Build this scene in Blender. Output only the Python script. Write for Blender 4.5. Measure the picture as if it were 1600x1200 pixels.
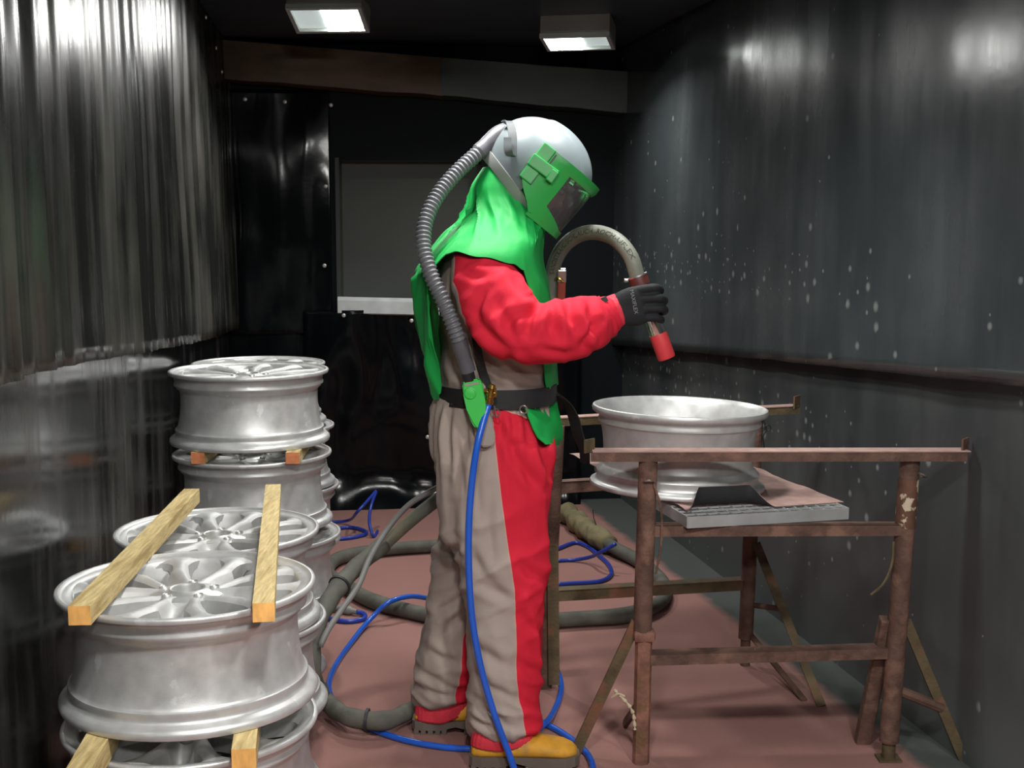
import bpy, bmesh, math, random
import numpy as np
from mathutils import Vector, Matrix, noise

random.seed(7)
for o in list(bpy.data.objects):
    bpy.data.objects.remove(o, do_unlink=True)
S = bpy.context.scene
COL = S.collection
rad = math.radians

# ------------------------------------------------------------------ camera
FPX, PITCH, CAMH = 2000.0, rad(6.9), 1.4
cp, sp = math.cos(PITCH), math.sin(PITCH)
cam_d = bpy.data.cameras.new('camera')
cam_d.sensor_width = 36.0
cam_d.lens = FPX / 1600.0 * 36.0
cam_d.clip_start = 0.05
cam = bpy.data.objects.new('camera', cam_d)
COL.objects.link(cam)
cam.location = (0, 0, CAMH)
cam.rotation_euler = (rad(90) - PITCH, 0, 0)
S.camera = cam

# ------------------------------------------------------------------ world, exposure
world = bpy.data.worlds.new('world')
S.world = world
world.use_nodes = True
bg = world.node_tree.nodes['Background']
bg.inputs[0].default_value = (0.80, 0.88, 1.0, 1)      # the booth is closed: hardly any
bg.inputs[1].default_value = 0.05
S.view_settings.view_transform = 'Standard'
S.view_settings.look = 'None'
S.view_settings.exposure = 0.0
S.view_settings.gamma = 1.0
S.view_settings.use_curve_mapping = False
LAMP_W, LAMP_MID, LAMP_NEAR, LAMP_REAR = 12.0, 8.5, 16.0, 13.0
LAMP_COL = (1.0, 0.985, 0.95)

# ------------------------------------------------------------------ projection helpers (picture point + real distance -> place)
def ray(px, py):
    a, b = (px - 800.0) / FPX, (600.0 - py) / FPX
    return Vector((a, cp + b * sp, -sp + b * cp))
def P(px, py, Y):
    d = ray(px, py); t = Y / d.y
    return Vector((0, 0, CAMH)) + d * t
def G(px, py, z=0.0):
    d = ray(px, py); t = (z - CAMH) / d.z
    return Vector((0, 0, CAMH)) + d * t
def proj(v):
    q = v - Vector((0, 0, CAMH))
    zc = q.y * cp - q.z * sp
    yc = q.y * sp + q.z * cp
    return 800 + FPX * q.x / zc, 600 - FPX * yc / zc
def interp(x, tab, k=1):
    if x <= tab[0][0]: return tab[0][k]
    for i in range(len(tab) - 1):
        a, b = tab[i], tab[i + 1]
        if x <= b[0]:
            f = (x - a[0]) / (b[0] - a[0])
            return a[k] + (b[k] - a[k]) * f
    return tab[-1][k]
def sinterp(x, tab, k=1):
    if x <= tab[0][0]: return tab[0][k]
    for i in range(len(tab) - 1):
        a, b = tab[i], tab[i + 1]
        if x <= b[0]:
            f = (x - a[0]) / (b[0] - a[0]); f = f * f * (3 - 2 * f)
            return a[k] + (b[k] - a[k]) * f
    return tab[-1][k]

def cinterp(x, tab, k=1):
    if x <= tab[0][0]: return tab[0][k]
    if x >= tab[-1][0]: return tab[-1][k]
    for i in range(len(tab) - 1):
        a, b = tab[i], tab[i + 1]
        if x <= b[0]:
            h = b[0] - a[0]; t = (x - a[0]) / h
            sa = (b[k] - tab[i - 1][k]) / (b[0] - tab[i - 1][0]) if i else (b[k] - a[k]) / h
            sb = (tab[i + 2][k] - a[k]) / (tab[i + 2][0] - a[0]) if i + 2 < len(tab) else (b[k] - a[k]) / h
            return (2*t**3 - 3*t**2 + 1) * a[k] + (t**3 - 2*t**2 + t) * h * sa + (-2*t**3 + 3*t**2) * b[k] + (t**3 - t**2) * h * sb
# ------------------------------------------------------------------ materials
MATS = {}
def lin(c):
    return tuple(((x / 255.0) / 12.92 if x / 255.0 <= 0.04045 else ((x / 255.0 + 0.055) / 1.055) ** 2.4) for x in c)
def mat(name, col, rough=0.6, metal=0.0, var=0.0, vscale=8.0, stretch=(1, 1, 1), bump=0.0, bscale=60.0,
        col2=None, c2lo=0.5, c2hi=0.6, c2scale=6.0, rvar=0.0, spec=0.5, coat=0.0, c2stretch=None):
    m = bpy.data.materials.new(name); m.use_nodes = True
    nt = m.node_tree; N = nt.nodes; L = nt.links
    b = N['Principled BSDF']
    b.inputs['Roughness'].default_value = rough
    b.inputs['Metallic'].default_value = metal
    b.inputs['Specular IOR Level'].default_value = spec
    if coat: b.inputs['Coat Weight'].default_value = coat
    tc = N.new('ShaderNodeTexCoord'); mp = N.new('ShaderNodeMapping')
    mp.inputs['Scale'].default_value = stretch
    L.new(tc.outputs['Object'], mp.inputs['Vector'])
    out = None
    rgb = N.new('ShaderNodeRGB'); rgb.outputs[0].default_value = (*col, 1); out = rgb.outputs[0]
    nz = N.new('ShaderNodeTexNoise'); nz.inputs['Scale'].default_value = vscale; nz.inputs['Detail'].default_value = 6
    L.new(mp.outputs[0], nz.inputs['Vector'])
    if var:
        hsv = N.new('ShaderNodeHueSaturation'); L.new(out, hsv.inputs['Color'])
        mr = N.new('ShaderNodeMapRange'); mr.inputs['From Min'].default_value = 0.3; mr.inputs['From Max'].default_value = 0.7
        mr.inputs['To Min'].default_value = 1 - var; mr.inputs['To Max'].default_value = 1 + var
        L.new(nz.outputs['Fac'], mr.inputs['Value']); L.new(mr.outputs[0], hsv.inputs['Value'])
        out = hsv.outputs[0]
    if col2 is not None:
        n2 = N.new('ShaderNodeTexNoise'); n2.inputs['Scale'].default_value = c2scale; n2.inputs['Detail'].default_value = 8
        if c2stretch:
            mp2 = N.new('ShaderNodeMapping'); mp2.inputs['Scale'].default_value = c2stretch
            L.new(tc.outputs['Object'], mp2.inputs['Vector']); L.new(mp2.outputs[0], n2.inputs['Vector'])
        else:
            L.new(tc.outputs['Object'], n2.inputs['Vector'])
        mr2 = N.new('ShaderNodeMapRange'); mr2.inputs['From Min'].default_value = c2lo; mr2.inputs['From Max'].default_value = c2hi
        mx = N.new('ShaderNodeMixRGB'); L.new(n2.outputs['Fac'], mr2.inputs['Value']); L.new(mr2.outputs[0], mx.inputs['Fac'])
        L.new(out, mx.inputs['Color1']); mx.inputs['Color2'].default_value = (*col2, 1); out = mx.outputs[0]
    L.new(out, b.inputs['Base Color'])
    if rvar:
        mr3 = N.new('ShaderNodeMapRange'); mr3.inputs['From Min'].default_value = 0.3; mr3.inputs['From Max'].default_value = 0.7
        mr3.inputs['To Min'].default_value = max(0.02, rough - rvar); mr3.inputs['To Max'].default_value = min(1, rough + rvar)
        L.new(nz.outputs['Fac'], mr3.inputs['Value']); L.new(mr3.outputs[0], b.inputs['Roughness'])
    if bump:
        n3 = N.new('ShaderNodeTexNoise'); n3.inputs['Scale'].default_value = bscale; n3.inputs['Detail'].default_value = 4
        L.new(tc.outputs['Object'], n3.inputs['Vector'])
        bp = N.new('ShaderNodeBump'); bp.inputs['Strength'].default_value = bump; bp.inputs['Distance'].default_value = 0.004
        L.new(n3.outputs['Fac'], bp.inputs['Height']); L.new(bp.outputs[0], b.inputs['Normal'])
    MATS[name] = m
    return m

mat('alu', (0.56, 0.565, 0.56), 0.40, 0.45, var=0.10, vscale=30, bump=0.05, bscale=400, rvar=0.06,
    col2=(0.70, 0.71, 0.71), c2lo=0.66, c2hi=0.70, c2scale=22)
mat('alu_face', (0.53, 0.535, 0.53), 0.5, 0.35, var=0.08, vscale=40, bump=0.06, bscale=500)
mat('alu_hub', (0.60, 0.61, 0.60), 0.38, 0.6, var=0.06, vscale=60)
mat('dark_hole', (0.02, 0.02, 0.02), 0.8)
mat('timber', lin((206, 184, 130)), 0.75, var=0.22, vscale=30, stretch=(6, 0.6, 6), bump=0.35, bscale=160,
    col2=lin((172, 146, 92)), c2lo=0.52, c2hi=0.66, c2scale=18, c2stretch=(3, 0.3, 3))
mat('timber_end', lin((226, 170, 96)), 0.7, var=0.22, vscale=70, stretch=(1, 1, 0.4))
mat('timber_end_red', lin((196, 120, 78)), 0.75, var=0.25, vscale=60)
mat('rust', lin((94, 70, 60)), 0.78, 0.15, var=0.35, vscale=22, bump=0.5, bscale=120,
    col2=lin((126, 94, 80)), c2lo=0.52, c2hi=0.66, c2scale=14)
mat('rust_paint', lin((96, 66, 52)), 0.75, 0.1, var=0.3, vscale=20, bump=0.4, bscale=120,
    col2=lin((196, 182, 160)), c2lo=0.55, c2hi=0.58, c2scale=26)
mat('rust_olive', lin((90, 77, 54)), 0.75, 0.1, var=0.35, vscale=20, bump=0.4, bscale=110,
    col2=lin((120, 80, 60)), c2lo=0.55, c2hi=0.65, c2scale=12)
mat('rust_red', lin((132, 92, 78)), 0.75, 0.1, var=0.35, vscale=26, bump=0.5, bscale=110,
    col2=lin((112, 84, 58)), c2lo=0.5, c2hi=0.6, c2scale=16)
mat('grit_top', lin((168, 138, 130)), 0.85, var=0.14, vscale=30, bump=0.3, bscale=300)
mat('galv', (0.48, 0.50, 0.50), 0.42, 0.5, var=0.12, vscale=14)
mat('mat_rubber', (0.022, 0.023, 0.025), 0.6)
mat('blue_hose', lin((34, 92, 200)), 0.22, var=0.08, vscale=10, spec=0.6)
mat('blue_hose_dark', lin((38, 62, 160)), 0.3, var=0.1, vscale=10)
mat('blast_hose', lin((102, 106, 95)), 0.6, var=0.2, vscale=10, bump=0.15, bscale=120,
    col2=lin((124, 116, 88)), c2lo=0.5, c2hi=0.7, c2scale=5)
mat('hose_text', lin((52, 50, 40)), 0.7)
mat('hose_sleeve', lin((90, 90, 82)), 0.75, var=0.25, vscale=16, bump=0.4, bscale=70)
mat('grey_line', lin((120, 120, 118)), 0.5, var=0.1)
mat('khaki', lin((122, 114, 84)), 0.85, var=0.25, vscale=18, bump=0.5, bscale=60)
mat('rubber_brown', lin((92, 44, 38)), 0.5)
mat('chrome', (0.80, 0.78, 0.74), 0.16, 1.0)
mat('red_tip', lin((206, 60, 66)), 0.5, var=0.08)
mat('lever_red', lin((132, 50, 36)), 0.6, var=0.3, vscale=30)
mat('steel', (0.45, 0.44, 0.42), 0.35, 0.9)
mat('brass', lin((196, 150, 80)), 0.25, 0.95)
mat('cape', lin((22, 160, 72)), 0.62, var=0.06, vscale=9, bump=0.06, bscale=260, spec=0.35)
mat('cape_piping', lin((70, 196, 116)), 0.6)
mat('helmet', lin((108, 118, 122)), 0.42, var=0.03)
mat('helmet_band', lin((134, 136, 134)), 0.55, var=0.1)
mat('green_plastic', lin((44, 160, 74)), 0.36, var=0.03)
mat('tube_grey', lin((98, 100, 104)), 0.42, var=0.06)
mat('tube_dark', lin((84, 84, 90)), 0.4, var=0.08)
mat('clip_dark', lin((70, 76, 78)), 0.5, var=0.15)
mat('skin', lin((150, 108, 90)), 0.55, var=0.05)
mat('hair', (0.03, 0.025, 0.02), 0.7)
mat('glove', lin((30, 32, 34)), 0.75, var=0.15, vscale=40, bump=0.2, bscale=300, spec=0.3)
mat('glove_text', lin((128, 132, 132)), 0.7)
mat('cuff', lin((206, 48, 66)), 0.75, var=0.08, bump=0.3, bscale=140)
mat('belt', lin((22, 22, 24)), 0.65, var=0.1, bump=0.15, bscale=200)
mat('boot', lin((204, 148, 40)), 0.7, var=0.22, vscale=14, bump=0.3, bscale=60,
    col2=lin((160, 122, 66)), c2lo=0.52, c2hi=0.68, c2scale=12)
mat('boot_sole', lin((98, 88, 80)), 0.8, var=0.15)
mat('pad_grey', lin((150, 140, 134)), 0.7, var=0.06)
mat('regulator', lin((62, 190, 80)), 0.4, var=0.04)
mat('black', (0.012, 0.012, 0.013), 0.45)
mat('lamp_body', lin((150, 148, 142)), 0.45, 0.2, var=0.06)
mat('lamp_frame', lin((205, 210, 205)), 0.35, 0.2)
mat('screw', (0.75, 0.75, 0.72), 0.3, 0.5)
mat('brown_sheet', lin((86, 64, 44)), 0.5, 0.2, var=0.35, vscale=5, stretch=(1, 1, 3), bump=0.1, bscale=8)
mat('grey_sheet', lin((62, 66, 64)), 0.5, 0.2, var=0.15, vscale=4)
mat('recess', lin((74, 77, 72)), 0.6, var=0.06, vscale=3)
mat('rubber_black', (0.010, 0.012, 0.014), 0.28, var=0.2, vscale=4, rvar=0.10)
mat('ceiling_rubber', (0.045, 0.056, 0.068), 0.42, var=0.2, vscale=3)
mat('rubber_matt', (0.006, 0.008, 0.010), 0.6, spec=0.12)
mat('twine', lin((190, 178, 150)), 0.9)
mat('chip_paint', lin((206, 196, 176)), 0.8)

def emis(name, col, s):
    m = bpy.data.materials.new(name); m.use_nodes = True
    b = m.node_tree.nodes['Principled BSDF']
    b.inputs['Base Color'].default_value = (*col, 1)
    b.inputs['Emission Color'].default_value = (*col, 1)
    b.inputs['Emission Strength'].default_value = s
    MATS[name] = m
emis('led', (0.97, 1.0, 0.98), 14.0)
emis('lamp_glass', (0.75, 0.86, 0.85), 0.45)

def glass_mat():
    m = bpy.data.materials.new('visor'); m.use_nodes = True
    nt = m.node_tree; N = nt.nodes; L = nt.links
    N.remove(N['Principled BSDF'])
    tr = N.new('ShaderNodeBsdfTransparent'); tr.inputs[0].default_value = (0.50, 0.50, 0.51, 1)
    gl = N.new('ShaderNodeBsdfGlossy'); gl.inputs['Roughness'].default_value = 0.12; gl.inputs[0].default_value = (0.9, 0.9, 0.9, 1)
    df = N.new('ShaderNodeBsdfDiffuse'); df.inputs[0].default_value = (0.25, 0.26, 0.27, 1)
    fr = N.new('ShaderNodeFresnel'); fr.inputs[0].default_value = 1.5
    m1 = N.new('ShaderNodeMixShader'); m1.inputs[0].default_value = 0.22
    L.new(tr.outputs[0], m1.inputs[1]); L.new(df.outputs[0], m1.inputs[2])
    m2 = N.new('ShaderNodeMixShader'); L.new(fr.outputs[0], m2.inputs[0])
    L.new(m1.outputs[0], m2.inputs[1]); L.new(gl.outputs[0], m2.inputs[2])
    L.new(m2.outputs[0], N['Material Output'].inputs[0])
    MATS['visor'] = m
glass_mat()

def coverall_mat():
    m = mat('coverall', lin((164, 150, 142)), 0.82, var=0.05, vscale=12, bump=0.12, bscale=350, spec=0.25)
    nt = m.node_tree; N = nt.nodes; L = nt.links
    b = N['Principled BSDF']
    src = b.inputs['Base Color'].links[0].from_socket
    at = N.new('ShaderNodeAttribute'); at.attribute_name = 'red'
    gt = N.new('ShaderNodeMapRange'); gt.inputs['From Min'].default_value = -0.0006; gt.inputs['From Max'].default_value = 0.0006
    L.new(at.outputs['Fac'], gt.inputs['Value'])
    mx = N.new('ShaderNodeMixRGB'); L.new(gt.outputs[0], mx.inputs['Fac'])
    L.new(src, mx.inputs['Color1']); mx.inputs['Color2'].default_value = (*lin((206, 34, 56)), 1)
    # pale piping along the seam
    ab = N.new('ShaderNodeMath'); ab.operation = 'ABSOLUTE'; L.new(at.outputs['Fac'], ab.inputs[0])
    lt = N.new('ShaderNodeMath'); lt.operation = 'LESS_THAN'; L.new(ab.outputs[0], lt.inputs[0]); lt.inputs[1].default_value = 0.0016
    m2 = N.new('ShaderNodeMixRGB'); L.new(lt.outputs[0], m2.inputs['Fac']); L.new(mx.outputs[0], m2.inputs['Color1'])
    m2.inputs['Color2'].default_value = (*lin((190, 150, 140)), 1)
    L.new(m2.outputs[0], b.inputs['Base Color'])
coverall_mat()

def rubber_wall(name, base, dust, rough, streak, glint_spots=None, fine=40.0, dlo=0.45, dhi=0.75, low=None):
    """black rubber sheeting: wiped dust streaks run down it; optional dents, their glints painted as pale dots, round a height band"""
    m = bpy.data.materials.new(name); m.use_nodes = True
    nt = m.node_tree; N = nt.nodes; L = nt.links
    b = N['Principled BSDF']
    tc = N.new('ShaderNodeTexCoord')
    mp = N.new('ShaderNodeMapping'); mp.inputs['Scale'].default_value = streak
    L.new(tc.outputs['Object'], mp.inputs['Vector'])
    n1 = N.new('ShaderNodeTexNoise'); n1.inputs['Scale'].default_value = 1.0; n1.inputs['Detail'].default_value = 8; n1.inputs['Roughness'].default_value = 0.65
    L.new(mp.outputs[0], n1.inputs['Vector'])
    n2 = N.new('ShaderNodeTexNoise'); n2.inputs['Scale'].default_value = 1.6; n2.inputs['Detail'].default_value = 4
    L.new(tc.outputs['Object'], n2.inputs['Vector'])
    mul = N.new('ShaderNodeMath'); mul.operation = 'MULTIPLY'; L.new(n1.outputs['Fac'], mul.inputs[0]); L.new(n2.outputs['Fac'], mul.inputs[1])
    mr = N.new('ShaderNodeMapRange'); mr.inputs['From Min'].default_value = dlo * 0.5; mr.inputs['From Max'].default_value = dhi * 0.5
    L.new(mul.outputs[0], mr.inputs['Value'])
    fac = mr.outputs[0]
    if low:                                              # grit dust clinging to the foot of the wall
        sx = N.new('ShaderNodeSeparateXYZ'); L.new(tc.outputs['Object'], sx.inputs[0])
        lo = N.new('ShaderNodeMapRange'); lo.inputs['From Min'].default_value = low[0]; lo.inputs['From Max'].default_value = 0.0
        lo.inputs['To Min'].default_value = 0; lo.inputs['To Max'].default_value = low[1]
        L.new(sx.outputs['Z'], lo.inputs['Value'])
        ml = N.new('ShaderNodeMath'); ml.operation = 'MULTIPLY'; L.new(lo.outputs[0], ml.inputs[0]); L.new(n2.outputs['Fac'], ml.inputs[1])
        mxx = N.new('ShaderNodeMath'); mxx.operation = 'MAXIMUM'; L.new(fac, mxx.inputs[0]); L.new(ml.outputs[0], mxx.inputs[1])
        fac = mxx.outputs[0]
    mx = N.new('ShaderNodeMixRGB'); L.new(fac, mx.inputs['Fac'])
    mx.inputs['Color1'].default_value = (*base, 1); mx.inputs['Color2'].default_value = (*dust, 1)
    col = mx.outputs[0]
    rr = N.new('ShaderNodeMapRange'); rr.inputs['To Min'].default_value = rough[0]; rr.inputs['To Max'].default_value = rough[1]
    L.new(fac, rr.inputs['Value'])
    if glint_spots:
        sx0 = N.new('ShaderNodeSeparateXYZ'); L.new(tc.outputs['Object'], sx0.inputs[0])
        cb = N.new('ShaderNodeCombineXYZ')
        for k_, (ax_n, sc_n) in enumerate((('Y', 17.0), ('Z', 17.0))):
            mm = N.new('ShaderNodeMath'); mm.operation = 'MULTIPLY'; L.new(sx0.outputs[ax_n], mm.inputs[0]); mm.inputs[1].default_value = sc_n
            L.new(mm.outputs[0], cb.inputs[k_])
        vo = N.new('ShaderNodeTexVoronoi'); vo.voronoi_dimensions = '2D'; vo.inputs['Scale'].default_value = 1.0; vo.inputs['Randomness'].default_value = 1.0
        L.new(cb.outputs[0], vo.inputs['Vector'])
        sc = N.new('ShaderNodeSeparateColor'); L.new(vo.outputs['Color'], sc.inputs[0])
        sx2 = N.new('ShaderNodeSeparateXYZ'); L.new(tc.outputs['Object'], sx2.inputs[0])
        # chance of a painted dent glint: high in the band at nozzle height, low elsewhere
        d = N.new('ShaderNodeMath'); d.operation = 'SUBTRACT'; L.new(sx2.outputs['Z'], d.inputs[0]); d.inputs[1].default_value = glint_spots[0]
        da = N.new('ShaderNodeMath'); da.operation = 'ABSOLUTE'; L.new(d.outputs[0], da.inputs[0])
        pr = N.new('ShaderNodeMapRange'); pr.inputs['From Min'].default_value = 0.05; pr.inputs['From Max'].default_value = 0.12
        pr.inputs['To Min'].default_value = 0.95; pr.inputs['To Max'].default_value = glint_spots[1]
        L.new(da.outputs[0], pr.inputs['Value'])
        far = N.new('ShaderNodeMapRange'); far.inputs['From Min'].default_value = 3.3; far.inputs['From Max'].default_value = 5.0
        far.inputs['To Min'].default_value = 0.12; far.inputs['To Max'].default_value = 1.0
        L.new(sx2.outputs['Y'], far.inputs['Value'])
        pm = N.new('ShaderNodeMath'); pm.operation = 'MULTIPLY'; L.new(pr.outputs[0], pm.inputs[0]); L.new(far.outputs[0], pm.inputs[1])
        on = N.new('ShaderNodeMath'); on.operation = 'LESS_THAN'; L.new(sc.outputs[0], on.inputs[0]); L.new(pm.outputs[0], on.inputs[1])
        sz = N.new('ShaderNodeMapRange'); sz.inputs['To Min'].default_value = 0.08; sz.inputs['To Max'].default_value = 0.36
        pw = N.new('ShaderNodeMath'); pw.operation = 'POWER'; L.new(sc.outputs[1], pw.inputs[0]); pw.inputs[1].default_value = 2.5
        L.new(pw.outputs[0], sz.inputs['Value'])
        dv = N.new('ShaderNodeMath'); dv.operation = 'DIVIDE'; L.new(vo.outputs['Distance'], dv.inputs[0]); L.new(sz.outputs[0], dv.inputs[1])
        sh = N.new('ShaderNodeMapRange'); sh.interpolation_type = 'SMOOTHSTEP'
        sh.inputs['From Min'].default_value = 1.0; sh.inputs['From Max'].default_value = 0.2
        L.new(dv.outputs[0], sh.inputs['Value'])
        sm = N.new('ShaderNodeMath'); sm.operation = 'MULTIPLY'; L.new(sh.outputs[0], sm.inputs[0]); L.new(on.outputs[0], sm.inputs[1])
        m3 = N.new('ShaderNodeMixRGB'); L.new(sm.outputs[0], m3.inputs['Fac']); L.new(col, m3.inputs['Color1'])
        m3.inputs['Color2'].default_value = (0.19, 0.215, 0.21, 1); col = m3.outputs[0]  # light glinting off the shiny dents, painted in as paler colour
    L.new(col, b.inputs['Base Color']); L.new(rr.outputs[0], b.inputs['Roughness'])
    b.inputs['Specular IOR Level'].default_value = 0.5 if name != 'rubber_back' else 0.22
    n3 = N.new('ShaderNodeTexNoise'); n3.inputs['Scale'].default_value = fine; n3.inputs['Detail'].default_value = 5
    L.new(tc.outputs['Object'], n3.inputs['Vector'])
    bp = N.new('ShaderNodeBump'); bp.inputs['Strength'].default_value = 0.06; bp.inputs['Distance'].default_value = 0.003
    L.new(n3.outputs['Fac'], bp.inputs['Height']); L.new(bp.outputs[0], b.inputs['Normal'])
    MATS[name] = m
rubber_wall('curtain_left', (0.012, 0.013, 0.012), (0.085, 0.083, 0.072), (0.24, 0.46), (1, 9.0, 0.55), dlo=0.40, dhi=0.80)
rubber_wall('wall_left_low', (0.010, 0.011, 0.011), (0.085, 0.083, 0.074), (0.14, 0.42), (1, 7.0, 0.9), dlo=0.46, dhi=0.86)
rubber_wall('curtain_right', (0.040, 0.048, 0.051), (0.080, 0.092, 0.095), (0.17, 0.36), (1, 3.0, 0.4), glint_spots=(1.235, 0.10), dlo=0.36, dhi=0.85)
rubber_wall('wall_right_low', (0.038, 0.045, 0.047), (0.078, 0.088, 0.086), (0.34, 0.55), (1, 3.0, 0.8), glint_spots=(0.72, 0.20), dlo=0.36, dhi=0.85, low=(0.40, 2.2))
rubber_wall('rubber_back', (0.003, 0.004, 0.005), (0.010, 0.012, 0.013), (0.12, 0.25), (3, 3, 0.8), dlo=0.55, dhi=0.9)

def floor_mat():
    m = bpy.data.materials.new('grit_floor'); m.use_nodes = True
    nt = m.node_tree; N = nt.nodes; L = nt.links; b = N['Principled BSDF']
    tc = N.new('ShaderNodeTexCoord')
    n1 = N.new('ShaderNodeTexNoise'); n1.inputs['Scale'].default_value = 2.2; n1.inputs['Detail'].default_value = 5
    n2 = N.new('ShaderNodeTexNoise'); n2.inputs['Scale'].default_value = 420; n2.inputs['Detail'].default_value = 2
    for n in (n1, n2): L.new(tc.outputs['Object'], n.inputs['Vector'])
    mx = N.new('ShaderNodeMixRGB'); L.new(n1.outputs['Fac'], mx.inputs['Fac'])
    mx.inputs['Color1'].default_value = (*lin((140, 102, 96)), 1); mx.inputs['Color2'].default_value = (*lin((160, 120, 113)), 1)
    mr = N.new('ShaderNodeMapRange'); mr.inputs['From Min'].default_value = 0.3; mr.inputs['From Max'].default_value = 0.7
    mr.inputs['To Min'].default_value = 0.86; mr.inputs['To Max'].default_value = 1.1
    L.new(n2.outputs['Fac'], mr.inputs['Value'])
    hs = N.new('ShaderNodeHueSaturation'); L.new(mx.outputs[0], hs.inputs['Color']); L.new(mr.outputs[0], hs.inputs['Value'])
    # grit thins out to bare dusty steel along the right-hand wall
    sx = N.new('ShaderNodeSeparateXYZ'); L.new(tc.outputs['Object'], sx.inputs[0])
    my = N.new('ShaderNodeMath'); my.operation = 'MULTIPLY_ADD'; L.new(sx.outputs['Y'], my.inputs[0]); my.inputs[1].default_value = 0.222; L.new(sx.outputs['X'], my.inputs[2])
    nn = N.new('ShaderNodeTexNoise'); nn.inputs['Scale'].default_value = 9; nn.inputs['Detail'].default_value = 6; L.new(tc.outputs['Object'], nn.inputs['Vector'])
    ad = N.new('ShaderNodeMath'); ad.operation = 'MULTIPLY_ADD'; L.new(nn.outputs['Fac'], ad.inputs[0]); ad.inputs[1].default_value = 0.06; L.new(my.outputs[0], ad.inputs[2])
    ed = N.new('ShaderNodeMapRange'); ed.inputs['From Min'].default_value = 1.80; ed.inputs['From Max'].default_value = 1.845
    L.new(ad.outputs[0], ed.inputs['Value'])
    m2 = N.new('ShaderNodeMixRGB'); L.new(ed.outputs[0], m2.inputs['Fac']); L.new(hs.outputs[0], m2.inputs['Color1'])
    m2.inputs['Color2'].default_value = (0.07, 0.078, 0.074, 1)
    L.new(m2.outputs[0], b.inputs['Base Color'])
    b.inputs['Roughness'].default_value = 0.92; b.inputs['Specular IOR Level'].default_value = 0.2
    bp = N.new('ShaderNodeBump'); bp.inputs['Strength'].default_value = 0.35; bp.inputs['Distance'].default_value = 0.002
    L.new(n2.outputs['Fac'], bp.inputs['Height']); L.new(bp.outputs[0], b.inputs['Normal'])
    MATS['grit_floor'] = m
floor_mat()

# ------------------------------------------------------------------ mesh helpers
def new_root(name, label, cat, loc=(0, 0, 0), group=None):
    o = bpy.data.objects.new(name, None); COL.objects.link(o)
    o.empty_display_size = 0.05; o.location = loc
    o['label'] = label; o['category'] = cat
    if group: o['group'] = group
    return o
def tag(o, label, cat, group=None):
    o['label'] = label; o['category'] = cat
    if group: o['group'] = group
    return o
def wloc(o):
    v = Vector((0, 0, 0))
    while o is not None:
        v = v + o.location; o = o.parent
    return v
def finish(me, smooth=True, sharp=40):
    if smooth:
        for p in me.polygons: p.use_smooth = True
        if sharp: me.set_sharp_from_angle(angle=rad(sharp))
def obj(name, bm, m, parent=None, smooth=True, sharp=40, world=True, origin=None, label=None):
    """one mesh object; vertices come in world coordinates"""
    bmesh.ops.recalc_face_normals(bm, faces=bm.faces[:])
    me = bpy.data.meshes.new(name)
    off = wloc(parent) if parent else Vector((0, 0, 0))
    loc = Vector((0, 0, 0))
    if parent is None and origin is not None:
        off = Vector(origin); loc = Vector(origin)
    if world and off.length > 0:
        bmesh.ops.translate(bm, verts=bm.verts[:], vec=-off)
    bm.to_mesh(me); bm.free()
    finish(me, smooth, sharp)
    for mm in (m if isinstance(m, (list, tuple)) else [m]): me.materials.append(MATS[mm])
    o = bpy.data.objects.new(name, me); COL.objects.link(o)
    o.location = loc
    if parent: o.parent = parent
    if label: o['label'] = label
    return o
def struct(name, bm, m, **k):
    o = obj(name, bm, m, **k); o['kind'] = 'structure'; return o
def add_box(bm, c, size, rot=None, bevel=0.0, mi=0):
    r = bmesh.ops.create_cube(bm, size=1.0)
    vs = r['verts']
    M = Matrix.Diagonal((*size, 1))
    if rot is not None: M = rot.to_4x4() @ M
    M = Matrix.Translation(c) @ M
    bmesh.ops.transform(bm, matrix=M, verts=vs)
    fs = list({f for v in vs for f in v.link_faces})
    for f in fs: f.material_index = mi
    if bevel:
        es = list({e for v in vs for e in v.link_edges})
        bmesh.ops.bevel(bm, geom=es, offset=bevel, segments=2, profile=0.5, affect='EDGES')
def frame_of(t, ref=Vector((0, 0, 1))):
    t = t.normalized()
    if abs(t.dot(ref)) > 0.98: ref = Vector((1, 0, 0))
    u = ref.cross(t).normalized(); v = t.cross(u)
    return u, v
def add_bar(bm, a, b, w, h, up=Vector((0, 0, 1)), bevel=0.0):
    a, b = Vector(a), Vector(b); t = (b - a)
    u, v = frame_of(t, up)
    M = Matrix((u, v, t.normalized())).transposed()
    add_box(bm, (a + b) / 2, (w, h, t.length), M, bevel)
def loft(bm, rings, cap=True, closed=True):
    vr = [[bm.verts.new(p) for p in r] for r in rings]
    n = len(rings[0])
    for i in range(len(vr) - 1):
        for j in range(n if closed else n - 1):
            k = (j + 1) % n
            bm.faces.new((vr[i][j], vr[i][k], vr[i + 1][k], vr[i + 1][j]))
    if cap and closed:
        for r in (vr[0], vr[-1]):
            c = bm.verts.new(sum((v.co for v in r), Vector()) / n)
            for j in range(n): bm.faces.new((r[j], r[(j + 1) % n], c))
    return vr
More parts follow.
